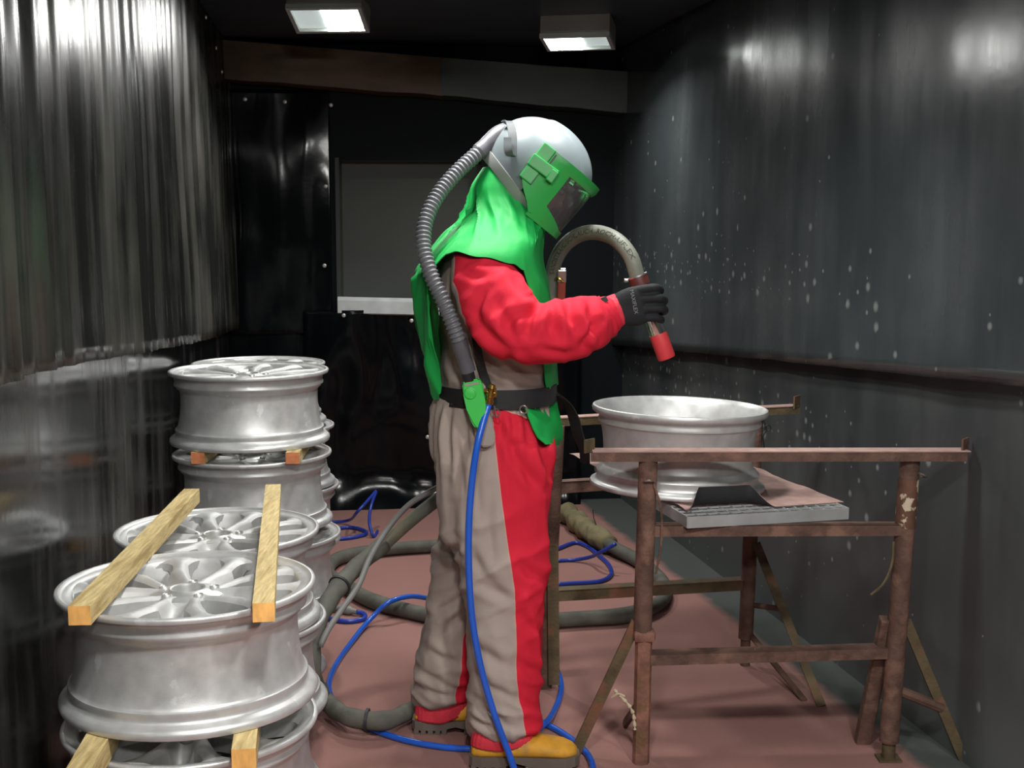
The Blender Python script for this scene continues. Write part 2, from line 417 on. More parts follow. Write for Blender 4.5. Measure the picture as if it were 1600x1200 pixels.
def catmull(pts, step):
    pts = [Vector(p) for p in pts]
    Q = [pts[0] * 2 - pts[1]] + pts + [pts[-1] * 2 - pts[-2]]
    raw = []
    for i in range(1, len(Q) - 2):
        p0, p1, p2, p3 = Q[i - 1], Q[i], Q[i + 1], Q[i + 2]
        n = max(4, int((p2 - p1).length / step * 3))
        d1 = max((p1 - p0).length, 1e-6) ** 0.5; d2 = max((p2 - p1).length, 1e-6) ** 0.5; d3 = max((p3 - p2).length, 1e-6) ** 0.5
        m1 = ((p1 - p0) / d1 - (p2 - p0) / (d1 + d2) + (p2 - p1) / d2) * d2
        m2 = ((p2 - p1) / d2 - (p3 - p1) / (d2 + d3) + (p3 - p2) / d3) * d2
        for k in range(n):
            t = k / n
            raw.append((2 * t**3 - 3 * t**2 + 1) * p1 + (t**3 - 2 * t**2 + t) * m1 + (-2 * t**3 + 3 * t**2) * p2 + (t**3 - t**2) * m2)
    raw.append(pts[-1])
    L = [0.0]
    for i in range(1, len(raw)): L.append(L[-1] + (raw[i] - raw[i - 1]).length)
    n = max(2, int(round(L[-1] / step)))
    out = []; j = 0
    for k in range(n + 1):
        s = L[-1] * k / n
        while j < len(L) - 2 and L[j + 1] < s: j += 1
        f = (s - L[j]) / max(L[j + 1] - L[j], 1e-9)
        out.append(raw[j].lerp(raw[j + 1], min(1, max(0, f))))
    return out
def frames(path):
    T = []
    for i in range(len(path)):
        a = path[max(0, i - 1)]; b = path[min(len(path) - 1, i + 1)]
        T.append((b - a).normalized())
    u, v = frame_of(T[0]); F = [(u, v)]
    for i in range(1, len(path)):
        q = T[i - 1].rotation_difference(T[i])
        u = q @ u; u = (u - T[i] * u.dot(T[i])).normalized(); v = T[i].cross(u)
        F.append((u, v))
    return T, F
def sweep(bm, path, rfun, seg=12, cap=True, flat=None):
    """tube along a path; rfun(s, i) radius"""
    T, F = frames(path); rings = []; s = 0
    for i, p in enumerate(path):
        if i: s += (path[i] - path[i - 1]).length
        r = rfun(s, i) if callable(rfun) else rfun
        u, v = F[i]
        rings.append([p + (u * math.cos(2 * math.pi * k / seg) + v * math.sin(2 * math.pi * k / seg)) * r for k in range(seg)])
    loft(bm, rings, cap)
def lathe(bm, prof, seg=72, M=None, closed=False, mi=0):
    rings = []
    for r, z in prof:
        ring = []
        for k in range(seg):
            a = 2 * math.pi * k / seg
            v = Vector((r * math.cos(a), r * math.sin(a), z))
            ring.append(bm.verts.new(M @ v if M else v))
        rings.append(ring)
    m = len(rings)
    for i in range(m if closed else m - 1):
        A, B = rings[i], rings[(i + 1) % m]
        for k in range(seg):
            f = bm.faces.new((A[k], A[(k + 1) % seg], B[(k + 1) % seg], B[k])); f.material_index = mi
    if not closed:
        for ring in (rings[0], rings[-1]):
            if (ring[0].co - ring[seg // 2].co).length > 1e-5:
                f = bm.faces.new(ring); f.material_index = mi
    return rings
def grid_sheet(bm, fn, nu, nv, mi=0):
    V = [[bm.verts.new(fn(i / nu, j / nv)) for j in range(nv + 1)] for i in range(nu + 1)]
    for i in range(nu):
        for j in range(nv):
            f = bm.faces.new((V[i][j], V[i + 1][j], V[i + 1][j + 1], V[i][j + 1])); f.material_index = mi
    return V
def thicken(bm, t):
    bmesh.ops.recalc_face_normals(bm, faces=bm.faces[:])
    bmesh.ops.solidify(bm, geom=bm.faces[:], thickness=t)
def remeshed(bm, voxel, smooth=4, fac=0.5):
    me = bpy.data.meshes.new('tmp'); bmesh.ops.recalc_face_normals(bm, faces=bm.faces[:]); bm.to_mesh(me); bm.free()
    o = bpy.data.objects.new('tmp', me); COL.objects.link(o)
    r = o.modifiers.new('r', 'REMESH'); r.mode = 'VOXEL'; r.voxel_size = voxel
    s = o.modifiers.new('s', 'SMOOTH'); s.iterations = smooth; s.factor = fac
    dg = bpy.context.evaluated_depsgraph_get(); dg.update()
    out = bpy.data.meshes.new_from_object(o.evaluated_get(dg))
    bpy.data.objects.remove(o, do_unlink=True); bpy.data.meshes.remove(me)
    return out
def mesh_obj(name, me, m, parent, label=None):
    off = wloc(parent)
    me.transform(Matrix.Translation(-off)); me.materials.clear(); me.materials.append(MATS[m])
    for p in me.polygons: p.use_smooth = True
    me.name = name
    o = bpy.data.objects.new(name, me); COL.objects.link(o); o.parent = parent
    if label: o['label'] = label
    return o
def text_verts(s, size):
    cu = bpy.data.curves.new('t', 'FONT'); cu.body = s; cu.size = size; cu.resolution_u = 2
    o = bpy.data.objects.new('t', cu); COL.objects.link(o)
    dg = bpy.context.evaluated_depsgraph_get(); dg.update()
    me = bpy.data.meshes.new_from_object(o.evaluated_get(dg))
    vs = [v.co.copy() for v in me.vertices]; fs = [tuple(p.vertices) for p in me.polygons]
    bpy.data.objects.remove(o, do_unlink=True); bpy.data.curves.remove(cu); bpy.data.meshes.remove(me)
    return vs, fs
def add_screw(bm, c, n, r=0.008):
    u, v = frame_of(n); M = Matrix.Translation(c) @ Matrix((u, v, n.normalized())).transposed().to_4x4()
    lathe(bm, [(r * 1.0, -0.002), (r, 0.001), (r * .8, 0.003), (r * .3, 0.0035), (r * .25, 0.001)], 14, M)

# ================================================================== THE ROOM
XL = lambda Y: -(0.66 + 0.118 * Y)
XR = lambda Y: 1.80 - 0.187 * Y
YB = lambda x: 6.35 + 0.118 * (x + 1.41)
ZC = 2.30
Y0 = -1.6
NL = Vector((1, 0.118, 0)).normalized()      # inward normal of the left wall
NR = Vector((-1, -0.187, 0)).normalized()     # of the right wall (x falls with Y)
def backP(px, py, off=0.0):
    """point of the back wall plane (moved off towards the camera)"""
    d = ray(px, py); A = Vector((-1.41, 6.35 - off, 0)); n = Vector((-0.118, 1, 0))
    t = (A - Vector((0, 0, CAMH))).dot(n) / d.dot(n)
    return Vector((0, 0, CAMH)) + d * t
# floor
bm = bmesh.new()
def ffn(u, v):
    Y = Y0 + v * (6.75 - Y0); x = (XL(Y) - 0.1) + u * (XR(Y) - XL(Y) + 0.2)
    return Vector((x, Y, 0))
grid_sheet(bm, ffn, 8, 24)
struct('floor', bm, 'grit_floor', smooth=False)
bm = bmesh.new()
grid_sheet(bm, lambda u, v: ffn(u, v) + Vector((0, 0, ZC)), 8, 24)
struct('ceiling', bm, 'ceiling_rubber', smooth=False)
# left wall: a glossy lower sheet and the pleated curtain hanging over it
def wave(Y, seed, comps):
    return sum(a * math.sin(2 * math.pi * Y / w + seed * k + 0.9 * noise.noise(Vector((Y * 1.3, seed, k)))* 3) for k, (a, w) in enumerate(comps, 1))
bm = bmesh.new()
def lw(u, v):
    Y = Y0 + u * (6.4 - Y0); z = v * ZC
    d = 0.006 * noise.noise(Vector((Y * 1.6, z * 1.1, 3))) + 0.003 * noise.noise(Vector((Y * 5, z * 1.5, 8)))
    return Vector((XL(Y), Y, z)) + NL * d
grid_sheet(bm, lw, 220, 40)
wl = struct('wall_left', bm, 'wall_left_low', sharp=0)
HEML = [(Y0, 1.26), (2.0, 1.15), (2.30, 1.137), (2.76, 1.11), (4.0, 1.03), (5.2, 0.96), (6.4, 0.91)]
def fold(Y):
    near = 1.0 if Y < 3.0 else max(0.25, 1 - (Y - 3.0) * 0.5)
    f = 0.012 * near * noise.noise(Vector((Y * 4.2, 1.7, 0)))
    f += 0.010 * near * max(0, noise.noise(Vector((Y * 7.5, 5.2, 0)))) ** 1.2 * 2
    f += 0.0060 * math.sin(2 * math.pi * Y / 0.115 + 2.0 * noise.noise(Vector((Y * 1.5, 0, 4)))) * (0.4 if Y < 3.2 else 1.0)
    f += 0.0035 * noise.noise(Vector((Y * 21, 3.3, 0)))
    return f
bm = bmesh.new()
NU = 620
FT = [fold(0.2 + (i / NU) * 6.14) for i in range(NU + 1)]
def lc(u, v):
    Y = 0.2 + u * 6.14; zh = interp(Y, HEML) + 0.006 * noise.noise(Vector((Y * 3, 0, 1)))
    z = ZC + (zh - ZC) * v
    amp = 0.45 + 0.75 * v
    d = 0.030 + 0.02 * v + FT[int(round(u * NU))] * amp + 0.012 * noise.noise(Vector((Y * 1.1, z * 1.4, 7)))
    return Vector((XL(Y), Y, z)) + NL * d
grid_sheet(bm, lc, NU, 34)
thicken(bm, 0.004)
cl = struct('wall_left_curtain', bm, 'curtain_left', sharp=0)
# right wall
bm = bmesh.new()
def rw(u, v):
    Y = Y0 + u * (6.7 - Y0); z = v * ZC
    d = 0.006 * noise.noise(Vector((Y * 1.3, z * 1.0, 13)))
    return Vector((XR(Y), Y, z)) + NR * d
grid_sheet(bm, rw, 160, 40)
struct('wall_right', bm, 'wall_right_low', sharp=0)
HEMR = [(Y0, 1.30), (2.0, 1.095), (3.05, 1.03), (4.1, 0.967), (5.0, .91), (6.7, 0.80)]
bm = bmesh.new()
def rc(u, v):
    Y = 0.2 + u * 6.42; zh = interp(Y, HEMR) + 0.004 * noise.noise(Vector((Y * 3, 0, 5)))
    z = ZC + (zh - ZC) * v
    d = 0.035 + 0.012 * v + (0.3 + 0.7 * v) * (0.008 * noise.noise(Vector((Y * 2.6, z * 0.25, 21))) + 0.0045 * noise.noise(Vector((Y * 7, z * 0.3, 22)))) \
        + 0.006 * noise.noise(Vector((Y * 1.2, z * 1.5, 30)))
    return Vector((XR(Y), Y, z)) + NR * d
grid_sheet(bm, rc, 300, 34)
thicken(bm, 0.005)
struct('wall_right_curtain', bm, 'curtain_right', sharp=0)
# front end of the booth, behind the viewer
bm = bmesh.new()
bm.faces.new([bm.verts.new(p) for p in ((XL(Y0) - .1, Y0, 0), (XR(Y0) + .1, Y0, 0), (XR(Y0) + .1, Y0, ZC), (XL(Y0) - .1, Y0, ZC))])
struct('wall_front', bm, 'ceiling_rubber', smooth=False)
# back wall with a recess
WX0, WX1, WY0, WY1 = 527, 752, 250, 468
bm = bmesh.new()
def quad(bm, pts, mi=0):
    f = bm.faces.new([bm.verts.new(p) for p in pts]); f.material_index = mi
def brect(bm, x0, y0, x1, y1):
    a, b, c, d = backP(x0, y0), backP(x1, y0), backP(x1, y1), backP(x0, y1)
    quad(bm, [a, b, c, d])
z_at = lambda px, py: backP(px, py).z
tl, tr, br, bl = backP(WX0, WY0), backP(WX1, WY0), backP(WX1, WY1), backP(WX0, WY1)
zt, zb = tl.z, bl.z
def bw(x, z): return Vector((x, YB(x), z))
xl_, xr_ = -1.55, 0.85
quad(bm, [bw(xl_, 0), bw(tl.x, 0), bw(tl.x, ZC), bw(xl_, ZC)])
quad(bm, [bw(tr.x, 0), bw(xr_, 0), bw(xr_, ZC), bw(tr.x, ZC)])
quad(bm, [bw(tl.x, zt), bw(tr.x, zt), bw(tr.x, ZC), bw(tl.x, ZC)])
quad(bm, [bw(tl.x, 0), bw(tr.x, 0), bw(tr.x, zb), bw(tl.x, zb)])
back = struct('wall_back', bm, 'rubber_matt', smooth=False)
# recess lining
bm = bmesh.new()
dpt = Vector((0, 0.16, 0))
A, B, C_, D = bw(tl.x, zt), bw(tr.x, zt), bw(tr.x, zb), bw(tl.x, zb)
quad(bm, [A, B, B + dpt, A + dpt]); quad(bm, [B, C_, C_ + dpt, B + dpt]); quad(bm, [C_, D, D + dpt, C_ + dpt]); quad(bm, [D, A, A + dpt, D + dpt])
quad(bm, [A + dpt, B + dpt, C_ + dpt, D + dpt])
obj('recess_panel', bm, 'recess', back, smooth=False)
bm = bmesh.new()
s0, s1 = bw(tl.x, zb), bw(tr.x, zb)
prof = [(-0.07, 0.018), (-0.075, 0.0), (-0.078, -0.062), (-0.07, -0.068), (0.0, -0.06), (0.15, 0.006)]
loft(bm, [[p + Vector((0, y, z - k * 0.02)) for y, z in prof] for k, p in ((0, s0), (1, s1))])
obj('recess_sill', bm, 'galv', back, smooth=False)
bm = bmesh.new()
add_bar(bm, bw(tl.x, zb - .02) - Vector((0, .012, 0)), bw(tl.x, zt + .01) - Vector((0, .012, 0)), 0.012, 0.02)
obj('recess_edge', bm, 'grey_sheet', back, smooth=False)
# hanging sheets on the back wall
def hang(px0, py0, px1, py1, off, seed, amp, curl=0.0):
    a, b = backP(px0, py0), backP(px1, py1)
    bm = bmesh.new()
    def fn(u, v):
        x = a.x + (b.x - a.x) * u; z = a.z + (b.z - a.z) * v
        d = off + amp * (noise.noise(Vector((x * 3.3, z * 2.2, seed))) + 0.6 * noise.noise(Vector((x * 8, z * 3, seed + 4)))) + curl * max(0, v - 0.75) ** 2 * 16
        return Vector((x, YB(x) - d, z))
    grid_sheet(bm, fn, 60, 60); thicken(bm, 0.005)
    return bm
obj('rubber_sheet', hang(352, 140, 522, 520, 0.035, 2, 0.016), 'rubber_back', back, sharp=0)
obj('rubber_sheet', hang(476, 484, 905, 800, 0.06, 12, 0.03, curl=0.10), 'rubber_back', back, sharp=0)
obj('rubber_sheet', hang(300, 515, 476, 800, 0.03, 22, 0.012), 'rubber_back', back, sharp=0)
for px, py, off in ((509, 291, .065), (507, 415, .065), (537, 493, .09), (643, 501, .09), (445, 159, .055), (517, 164, .055), (383, 155, .05), (668, 683, .10)):
    bm = bmesh.new(); add_screw(bm, backP(px, py, off), Vector((0, -1, 0)), 0.010)
    obj('screw', bm, 'screw', back)
for px, py in ((322, 27), (338, 75), (347, 112)):
    d = ray(px, py); n = Vector((1, 0.118, 0)); A0 = Vector((-0.60, 0, 0))
    t = (A0 - Vector((0, 0, CAMH))).dot(n) / d.dot(n)
    bm = bmesh.new(); add_screw(bm, Vector((0, 0, CAMH)) + d * t, NL, 0.008); obj('screw', bm, 'screw', wl)
# header beam under the ceiling at the back
def beam(pxs, name, m, off, extra=None):
    bm = bmesh.new(); rings = []
    n = 14
    for i in range(n + 1):
        u = i / n; x = pxs[0] + (pxs[1] - pxs[0]) * u
        yt = pxs[2] + (pxs[3] - pxs[2]) * u; yb = pxs[4] + (pxs[5] - pxs[4]) * u + 2.5 * noise.noise(Vector((u * 5, pxs[0], 0)))
        a, b = backP(x, yt, off), backP(x, yb, off); a.z = min(a.z, ZC - 0.002)
        jig = 0.01 * noise.noise(Vector((u * 6, 2, pxs[0])))
        back_y = Vector((0, off - 0.002, 0))
        rings.append([a, (a + b) / 2 + Vector((0, jig, 0)), b, b + back_y, a + back_y])
    loft(bm, rings)
    return obj(name, bm, m, back, sharp=30)
beam((345, 692, 62, 90, 122, 150), 'header_sheet', 'brown_sheet', 0.20)
beam((690, 995, 90, 113, 149, 178), 'header_sheet', 'grey_sheet', 0.205)

# ================================================================== LAMPS
def lamp(label, loc, rot, on=True, lit_side=1, wattage=LAMP_W, w=0.30, l=0.20, h=0.085, spread=150):
    r = new_root('ceiling_lamp', label, 'lamp', loc, 'flat floodlights under the ceiling')
    R = Matrix.Rotation(rot[2], 3, 'Z') @ Matrix.Rotation(rot[0], 3, 'X') @ Matrix.Rotation(rot[1], 3, 'Y')
    L0 = Vector(loc)
    def TB(c, s, name, m, bev=0.0):
        bm = bmesh.new(); add_box(bm, L0 + R @ Vector(c), s, R, bev); return obj(name, bm, m, r, smooth=False)
    TB((0, 0, h / 2 + .004), (w, l, h), 'housing', 'lamp_body', 0.006)
    fw = 0.016
    bm = bmesh.new()
    for sx in (-1, 1):
        add_box(bm, L0 + R @ Vector((sx * (w / 2 - fw / 2), 0, -0.006)), (fw, l, 0.02), R)
        add_box(bm, L0 + R @ Vector((0, sx * (l / 2 - fw / 2), -0.006)), (w - 2 * fw, fw, 0.02), R)
    obj('frame', bm, 'lamp_frame', r, smooth=False)
    TB((0, 0, 0.001), (w - 2 * fw, l - 2 * fw, 0.003), 'glass', 'lamp_glass')
    pw = (w - 2 * fw) * 0.56
    TB((lit_side * ((w - 2 * fw) / 2 - pw / 2 - .004), 0, -0.002), (pw, (l - 2 * fw) * .86, 0.003), 'led_panel', 'led')
    # mounting bracket up to the ceiling
    top = L0 + R @ Vector((0, 0, h))
    bm = bmesh.new(); add_bar(bm, top - Vector((0, 0, .01)), Vector((top.x, top.y, ZC)), 0.03, 0.03); obj('bracket', bm, 'lamp_body', r, smooth=False)
    ld = bpy.data.lights.new('floodlight', 'AREA'); ld.shape = 'RECTANGLE'; ld.size = pw; ld.size_y = l - 2 * fw
    ld.energy = wattage; ld.color = LAMP_COL; ld.spread = rad(spread)
    lo = bpy.data.objects.new('floodlight', ld); COL.objects.link(lo); lo.parent = r
    lo.matrix_local = Matrix.Translation(R @ Vector((lit_side * ((w - 2 * fw) / 2 - pw / 2), 0, -0.012))) @ R.to_4x4()
    return r
lamp('lit floodlight at top left, its right half glowing, above the brown sheet', P(513, 27, 5.25), (rad(-20), 0, rad(-4)), lit_side=1)
lamp('lit floodlight at top right with a long grey side, left half glowing', P(903, 63, 5.65), (rad(-9), 0, rad(-12)), lit_side=-1)
for Y, tl_, wt, nm2 in ((3.30, 8, LAMP_MID, 'above the worker and the trestles'), (1.10, 30, LAMP_NEAR, 'just ahead of the viewer'), (-0.80, 38, LAMP_REAR, 'behind the viewer')):
    cx = (XL(Y) + XR(Y)) / 2
    for s_, nm in ((-1, 'left'), (1, 'right')):
        lamp('floodlight on the %s of the ceiling %s' % (nm, nm2), (cx + s_ * (0.28 if Y > 3 else 0.48), Y, 2.15), (rad(tl_), 0, rad(4)), lit_side=-s_, wattage=wt, spread=140)

# ================================================================== WHEELS
R0, HW = 0.245, 0.225
def build_wheel():
    root = new_root('alloy_wheel', 'x', 'wheel')
    root.location = (0, 0, 0)
    prof_out = [(1.000, -.0015), (1.004, -.006), (0.996, -.011), (0.965, -.0135), (0.938, -.017), (0.928, -.024), (0.922, -.034), (0.934, -.039), (0.932, -.044),
                (0.905, -.049), (0.900, -.053), (0.872, -.058), (0.860, -.064), (0.856, -.080), (0.859, -.105), (0.868, -.132), (0.882, -.155), (0.900, -.172), (0.912, -.178),
                (0.928, -.180), (0.932, -.186), (0.922, -.192), (0.926, -.198), (0.945, -.2015), (0.975, -.2045), (1.000, -.210), (1.006, -.2165), (0.996, -.2235), (0.978, -.225),
                (0.955, -.221), (0.930, -.210), (0.900, -.192), (0.870, -.172), (0.842, -.150), (0.828, -.110), (0.826, -.065), (0.835, -.040), (0.862, -.022), (0.868, -.012),
                (0.885, -.0068), (0.935, -.0062), (0.962, -.0035), (0.972, 0.0), (0.990, 0.0)]
    bm = bmesh.new()
    lathe(bm, [(r * R0, z + HW) for r, z in prof_out], 96, closed=True)
    obj('rim', bm, 'alu', root, world=False, sharp=50)
    # one twin spoke, five times
    rows = [0.19, 0.22, 0.26, 0.31, 0.37, 0.44, 0.51, 0.57, 0.60, 0.66, 0.72, 0.78, 0.83, 0.86, 0.885]
    eT = [(0.19, 35.9), (0.25, 35.0), (0.31, 30.5), (0.40, 26.5), (0.55, 24.5), (0.72, 24.0), (0.80, 25.5), (0.86, 29.5), (0.885, 33)]
    kT = [(0.19, 15), (0.30, 13), (0.45, 11.5), (0.57, 9.5), (0.60, 11.5), (0.70, 14), (0.78, 14.2), (0.83, 12.5), (0.86, 9), (0.885, 8)]
    zT = [(0.19, -.017), (0.25, -.0165), (0.33, -.014), (0.45, -.011), (0.60, -.009), (0.75, -.0075), (0.85, -.0065), (0.885, -.006)]
    dT = [(0.19, .003), (0.30, .008), (0.45, .020), (0.57, .032), (0.60, .030), (0.86, .012), (0.885, .003)]
    sc, wc = 6, 8
    bm = bmesh.new(); V = []
    for r in rows:
        e, k, z, dd = (sinterp(r, t) for t in (eT, kT, zT, dT))
        line = []
        for i in range(sc + 1):
            q = i / sc; line.append((-e + (e - k) * q, z - 0.007 * (2 * q - 1) ** 2 * min(1, (r - .19) / .1)))
        for i in range(1, wc):
            q = i / wc; line.append((-k + 2 * k * q, z - 0.007 * min(1, (r - .19) / .1) - dd * math.sin(math.pi * q) ** 0.7))
        for i in range(sc + 1):
            q = i / sc; line.append((k + (e - k) * q, z - 0.007 * (2 * q - 1) ** 2 * min(1, (r - .19) / .1)))
        V.append([bm.verts.new((r * R0 * math.cos(rad(a)), r * R0 * math.sin(rad(a)), zz + HW)) for a, zz in line])
    for i in range(len(rows) - 1):
        for j in range(len(V[0]) - 1):
            inweb = sc <= j < sc + wc
            if inweb and 0.565 <= rows[i] < 0.855: continue
            bm.faces.new((V[i][j], V[i + 1][j], V[i + 1][j + 1], V[i][j + 1]))
    for f in bm.faces:
        if f.normal.z < 0: f.normal_flip()
    top = bm.faces[:]
    r_ = bmesh.ops.extrude_face_region(bm, geom=top)
    nv = [g for g in r_['geom'] if isinstance(g, bmesh.types.BMVert)]
    for v in nv:
        rr = math.hypot(v.co.x, v.co.y) / R0
        v.co.z -= 0.030 if rr < .8 else 0.016
        ang = math.atan2(v.co.y, v.co.x)
    spoke0 = obj('spoke', bm, 'alu_face', root, world=False, sharp=38)
    sp_me = spoke0.data
    for k in range(1, 5):
        o = bpy.data.objects.new('spoke', sp_me); COL.objects.link(o); o.parent = root; o.rotation_euler = (0, 0, k * 2 * math.pi / 5)
    bm = bmesh.new()
    lathe(bm, [(r, z + HW + .022) for r, z in [(.0285, -.09), (.0285, -.040), (.030, -.0345), (.034, -.0335), (.0365, -.036), (.044, -.0395), (.058, -.0405), (.070, -.044), (.070, -.09)]], 48, closed=True)
    obj('hub', bm, 'alu_hub', root, world=False)
    bm = bmesh.new()
    lathe(bm, [(r, z + HW + .022) for r, z in [(.0095, -.046), (.0095, -.036), (.0085, -.0345), (.0070, -.0355), (.0060, -.0385)]], 16)
    bm.faces.ensure_lookup_table()
    for f in bm.faces:
        if len(f.verts) > 4 and f.calc_center_median().z > HW + .022 - .04: f.material_index = 1
    bmesh.ops.translate(bm, verts=bm.verts[:], vec=(0.0515, 0, 0))
    lug0 = obj('lug_hole', bm, ['alu_hub', 'dark_hole'], root, world=False)
    lug0.rotation_euler = (0, 0, rad(36))
    for k in range(1, 5):
        o = bpy.data.objects.new('lug_hole', lug0.data); COL.objects.link(o); o.parent = root; o.rotation_euler = (0, 0, rad(36) + k * 2 * math.pi / 5)
    return root
WH = build_wheel()
_used = [False]
def copy_tree(o, parent=None):
    c = o.copy(); COL.objects.link(c)
    if parent is not None: c.parent = parent
    for ch in o.children: copy_tree(ch, c)
    return c
def put_wheel(x, y, z, label, rz=0.0, tilt=None, flip=False, group='bare alloy wheels stacked along the left wall'):
    w = WH if not _used[0] else copy_tree(WH)
    _used[0] = True
    M = Matrix.Rotation(rz, 4, 'Z')
    if tilt: M = Matrix.Rotation(tilt[1], 4, 'Y') @ Matrix.Rotation(tilt[0], 4, 'X') @ M
    if flip: M = M @ Matrix.Translation((0, 0, HW)) @ Matrix.Rotation(math.pi, 4, 'X')
    M = Matrix.Translation((x, y, z)) @ M
    w.location = M.to_translation(); w.rotation_euler = M.to_euler()
    w['label'] = label
    if group: w['group'] = group
    elif 'group' in w: del w['group']
    return w
TH = 0.034     # timber height
TA = 0.046     # the thicker pair in the nearest stack
def centre(px, Y): return P(px, 600, Y).x
S1 = (P(293, 915, 2.42).x, 2.42); S2 = (P(340, 822, 3.06).x, 3.06); S3 = (P(389, 582, 3.96).x, 3.96); S4 = (P(404, 566, 4.74).x, 4.74)
a0 = rad(-90)
HW_ = HW
put_wheel(*S1, 0, 'alloy wheel at the bottom of the nearest stack, standing on the floor', a0 + .2)
put_wheel(*S1, HW, 'alloy wheel in the middle of the nearest stack, carrying two short timbers', a0 + .1)
put_wheel(*S1, 2 * HW + TA, 'nearest alloy wheel, top of its stack, under two long timbers', a0 + 0.03)
put_wheel(*S2, 0, 'alloy wheel on the floor, bottom of the second stack from the front', a0 + .6)
put_wheel(S2[0] + .012, S2[1] + .01, HW, 'alloy wheel in the middle of the second stack from the front', a0 + .3)
put_wheel(*S2, 2 * HW, 'alloy wheel lying on top of the second stack, under the far timber ends', a0 + .05)
put_wheel(S3[0] - .025, S3[1], 0, 'alloy wheel on the floor, lowest of the third stack', a0 + .4)
put_wheel(S3[0] + .03, S3[1], HW, 'alloy wheel second from the floor in the third stack', a0 + .9)
put_wheel(S3[0] + .005, S3[1], 2 * HW + TH, 'alloy wheel third from the floor, carrying two short wood blocks', a0 + .2)
put_wheel(*S3, 3 * HW + 2 * TH, 'highest alloy wheel of the third stack, resting on two wood blocks', a0 + 1.0)
put_wheel(S4[0] + .015, S4[1], 0, 'alloy wheel on the floor, bottom of the rearmost stack', a0 + .1)
put_wheel(S4[0] + .045, S4[1], HW, 'alloy wheel second from the floor in the rearmost stack', a0)
put_wheel(S4[0] + .03, S4[1], 2 * HW, 'alloy wheel third from the floor in the rearmost stack', a0 + .5)
put_wheel(*S4, 3 * HW + .008, 'alloy wheel on top of the rearmost stack, barely showing', a0 + 1.0)
# timbers
def timber(a, b, label, w=0.038, h=0.034, group='wooden battens on the wheels', end='timber_end', rough=0.0008):
    a, b = Vector(a), Vector(b); t = b - a
    bm = bmesh.new(); n = max(2, int(t.length / 0.03)); rings = []
    u, v = frame_of(t)
    for i in range(n + 1):
        p = a.lerp(b, i / n); ring = []
        for sx, sz in ((-1, -1), (1, -1), (1, 1), (-1, 1)):
            j = Vector((noise.noise(Vector((i * 1.7, sx, sz))), 0, noise.noise(Vector((i * 1.3, sz, sx + 9))))) * rough
            ring.append(p + u * sx * w / 2 + v * sz * h / 2 + j)
        rings.append(ring)
    vr = [[bm.verts.new(p) for p in r] for r in rings]
    for i in range(n):
        for k in range(4): bm.faces.new((vr[i][k], vr[i][(k + 1) % 4], vr[i + 1][(k + 1) % 4], vr[i + 1][k]))
    bm.faces.new(vr[0]); bm.faces.new(vr[-1])
    o = obj('timber_batten', bm, ['timber', end], None, smooth=False, origin=(a + b) / 2)
    ax = t.normalized()
    for p in o.data.polygons:
        if abs(p.normal.dot(ax)) > 0.9: p.material_index = 1
    tag(o, label, 'timber', group)
    return o
zt1 = 3 * HW + TA + 0.017 + .001; zt2 = 3 * HW + 0.017 + .002
def on_z(px, py, z): return G(px, py, z)
def slope_timber(px0, py0, px1, py1, label):
    a = on_z(px0, py0, zt1); b = on_z(px1, py1, zt1)
    # rests on the front wheel's near and far rim
    return timber(a, b, label)
slope_timber(124, 962, 300, 774, 'long wooden batten slanting across the two front wheels, left of the pair')
slope_timber(412, 957, 427, 767, 'long straight wooden batten lying over the right side of the front wheels')
zt0 = 2 * HW + TA / 2
a = on_z(140, 1192, zt0); b = on_z(190, 1100, zt0); d_ = (b - a).normalized()
timber(a - d_ * 0.10, a + d_ * 0.52, 'rough short batten between the two nearest wheels, on the left', h=TA, w=.044, rough=.0018)
a = on_z(381, 1190, zt0); b = on_z(389, 1125, zt0); d_ = (b - a).normalized()
timber(a, a + d_ * 0.50, 'short batten between the two nearest wheels, on the right', h=TA, w=.042)
zt3 = 3 * HW + TH + 0.017
for dx, nm in ((-.13, 'left'), (.15, 'right')):
    timber((S3[0] + dx, S3[1] - .20, 2 * HW + .017), (S3[0] + dx, S3[1] + .22, 2 * HW + .017), 'wood block hidden low in the third stack, on its %s' % nm, h=TH)
for px, nm in ((309, 'left wood block with an orange cut end between the third stack\'s top wheels'), (457, 'right wood block with an orange cut end between the third stack\'s top wheels')):
    a = on_z(px, 716, zt3); timber(a, a + Vector((0.0 if px < 400 else -.02, 0.50, 0)), nm, w=.040, h=TH, end='timber_end_red', rough=.001)

# ================================================================== TRESTLES
def angle_iron(bm, a, b, wh, wv, t=0.005, back=Vector((0, 1, 0))):
    """L-section: flat flange on top running back, upright flange in front"""
    a, b = Vector(a), Vector(b)
    add_bar(bm, a + back * wh / 2 - Vector((0, 0, t / 2)), b + back * wh / 2 - Vector((0, 0, t / 2)), wh, t)
    add_bar(bm, a + back * t / 2 - Vector((0, 0, wv / 2)), b + back * t / 2 - Vector((0, 0, wv / 2)), t, wv)
def tube_between(bm, a, b, r, seg=16, r2=None):
    a, b = Vector(a), Vector(b)
    path = [a.lerp(b, i / 6) for i in range(7)]
    sweep(bm, path, lambda s, i: r + ((r2 - r) * i / 6 if r2 else 0), seg)
HT, HM, HL = 0.835, 0.640, 0.295
def trestle(name_label, root_loc):
    return new_root('steel_trestle', name_label, 'trestle', root_loc, 'rusty steel trestles')
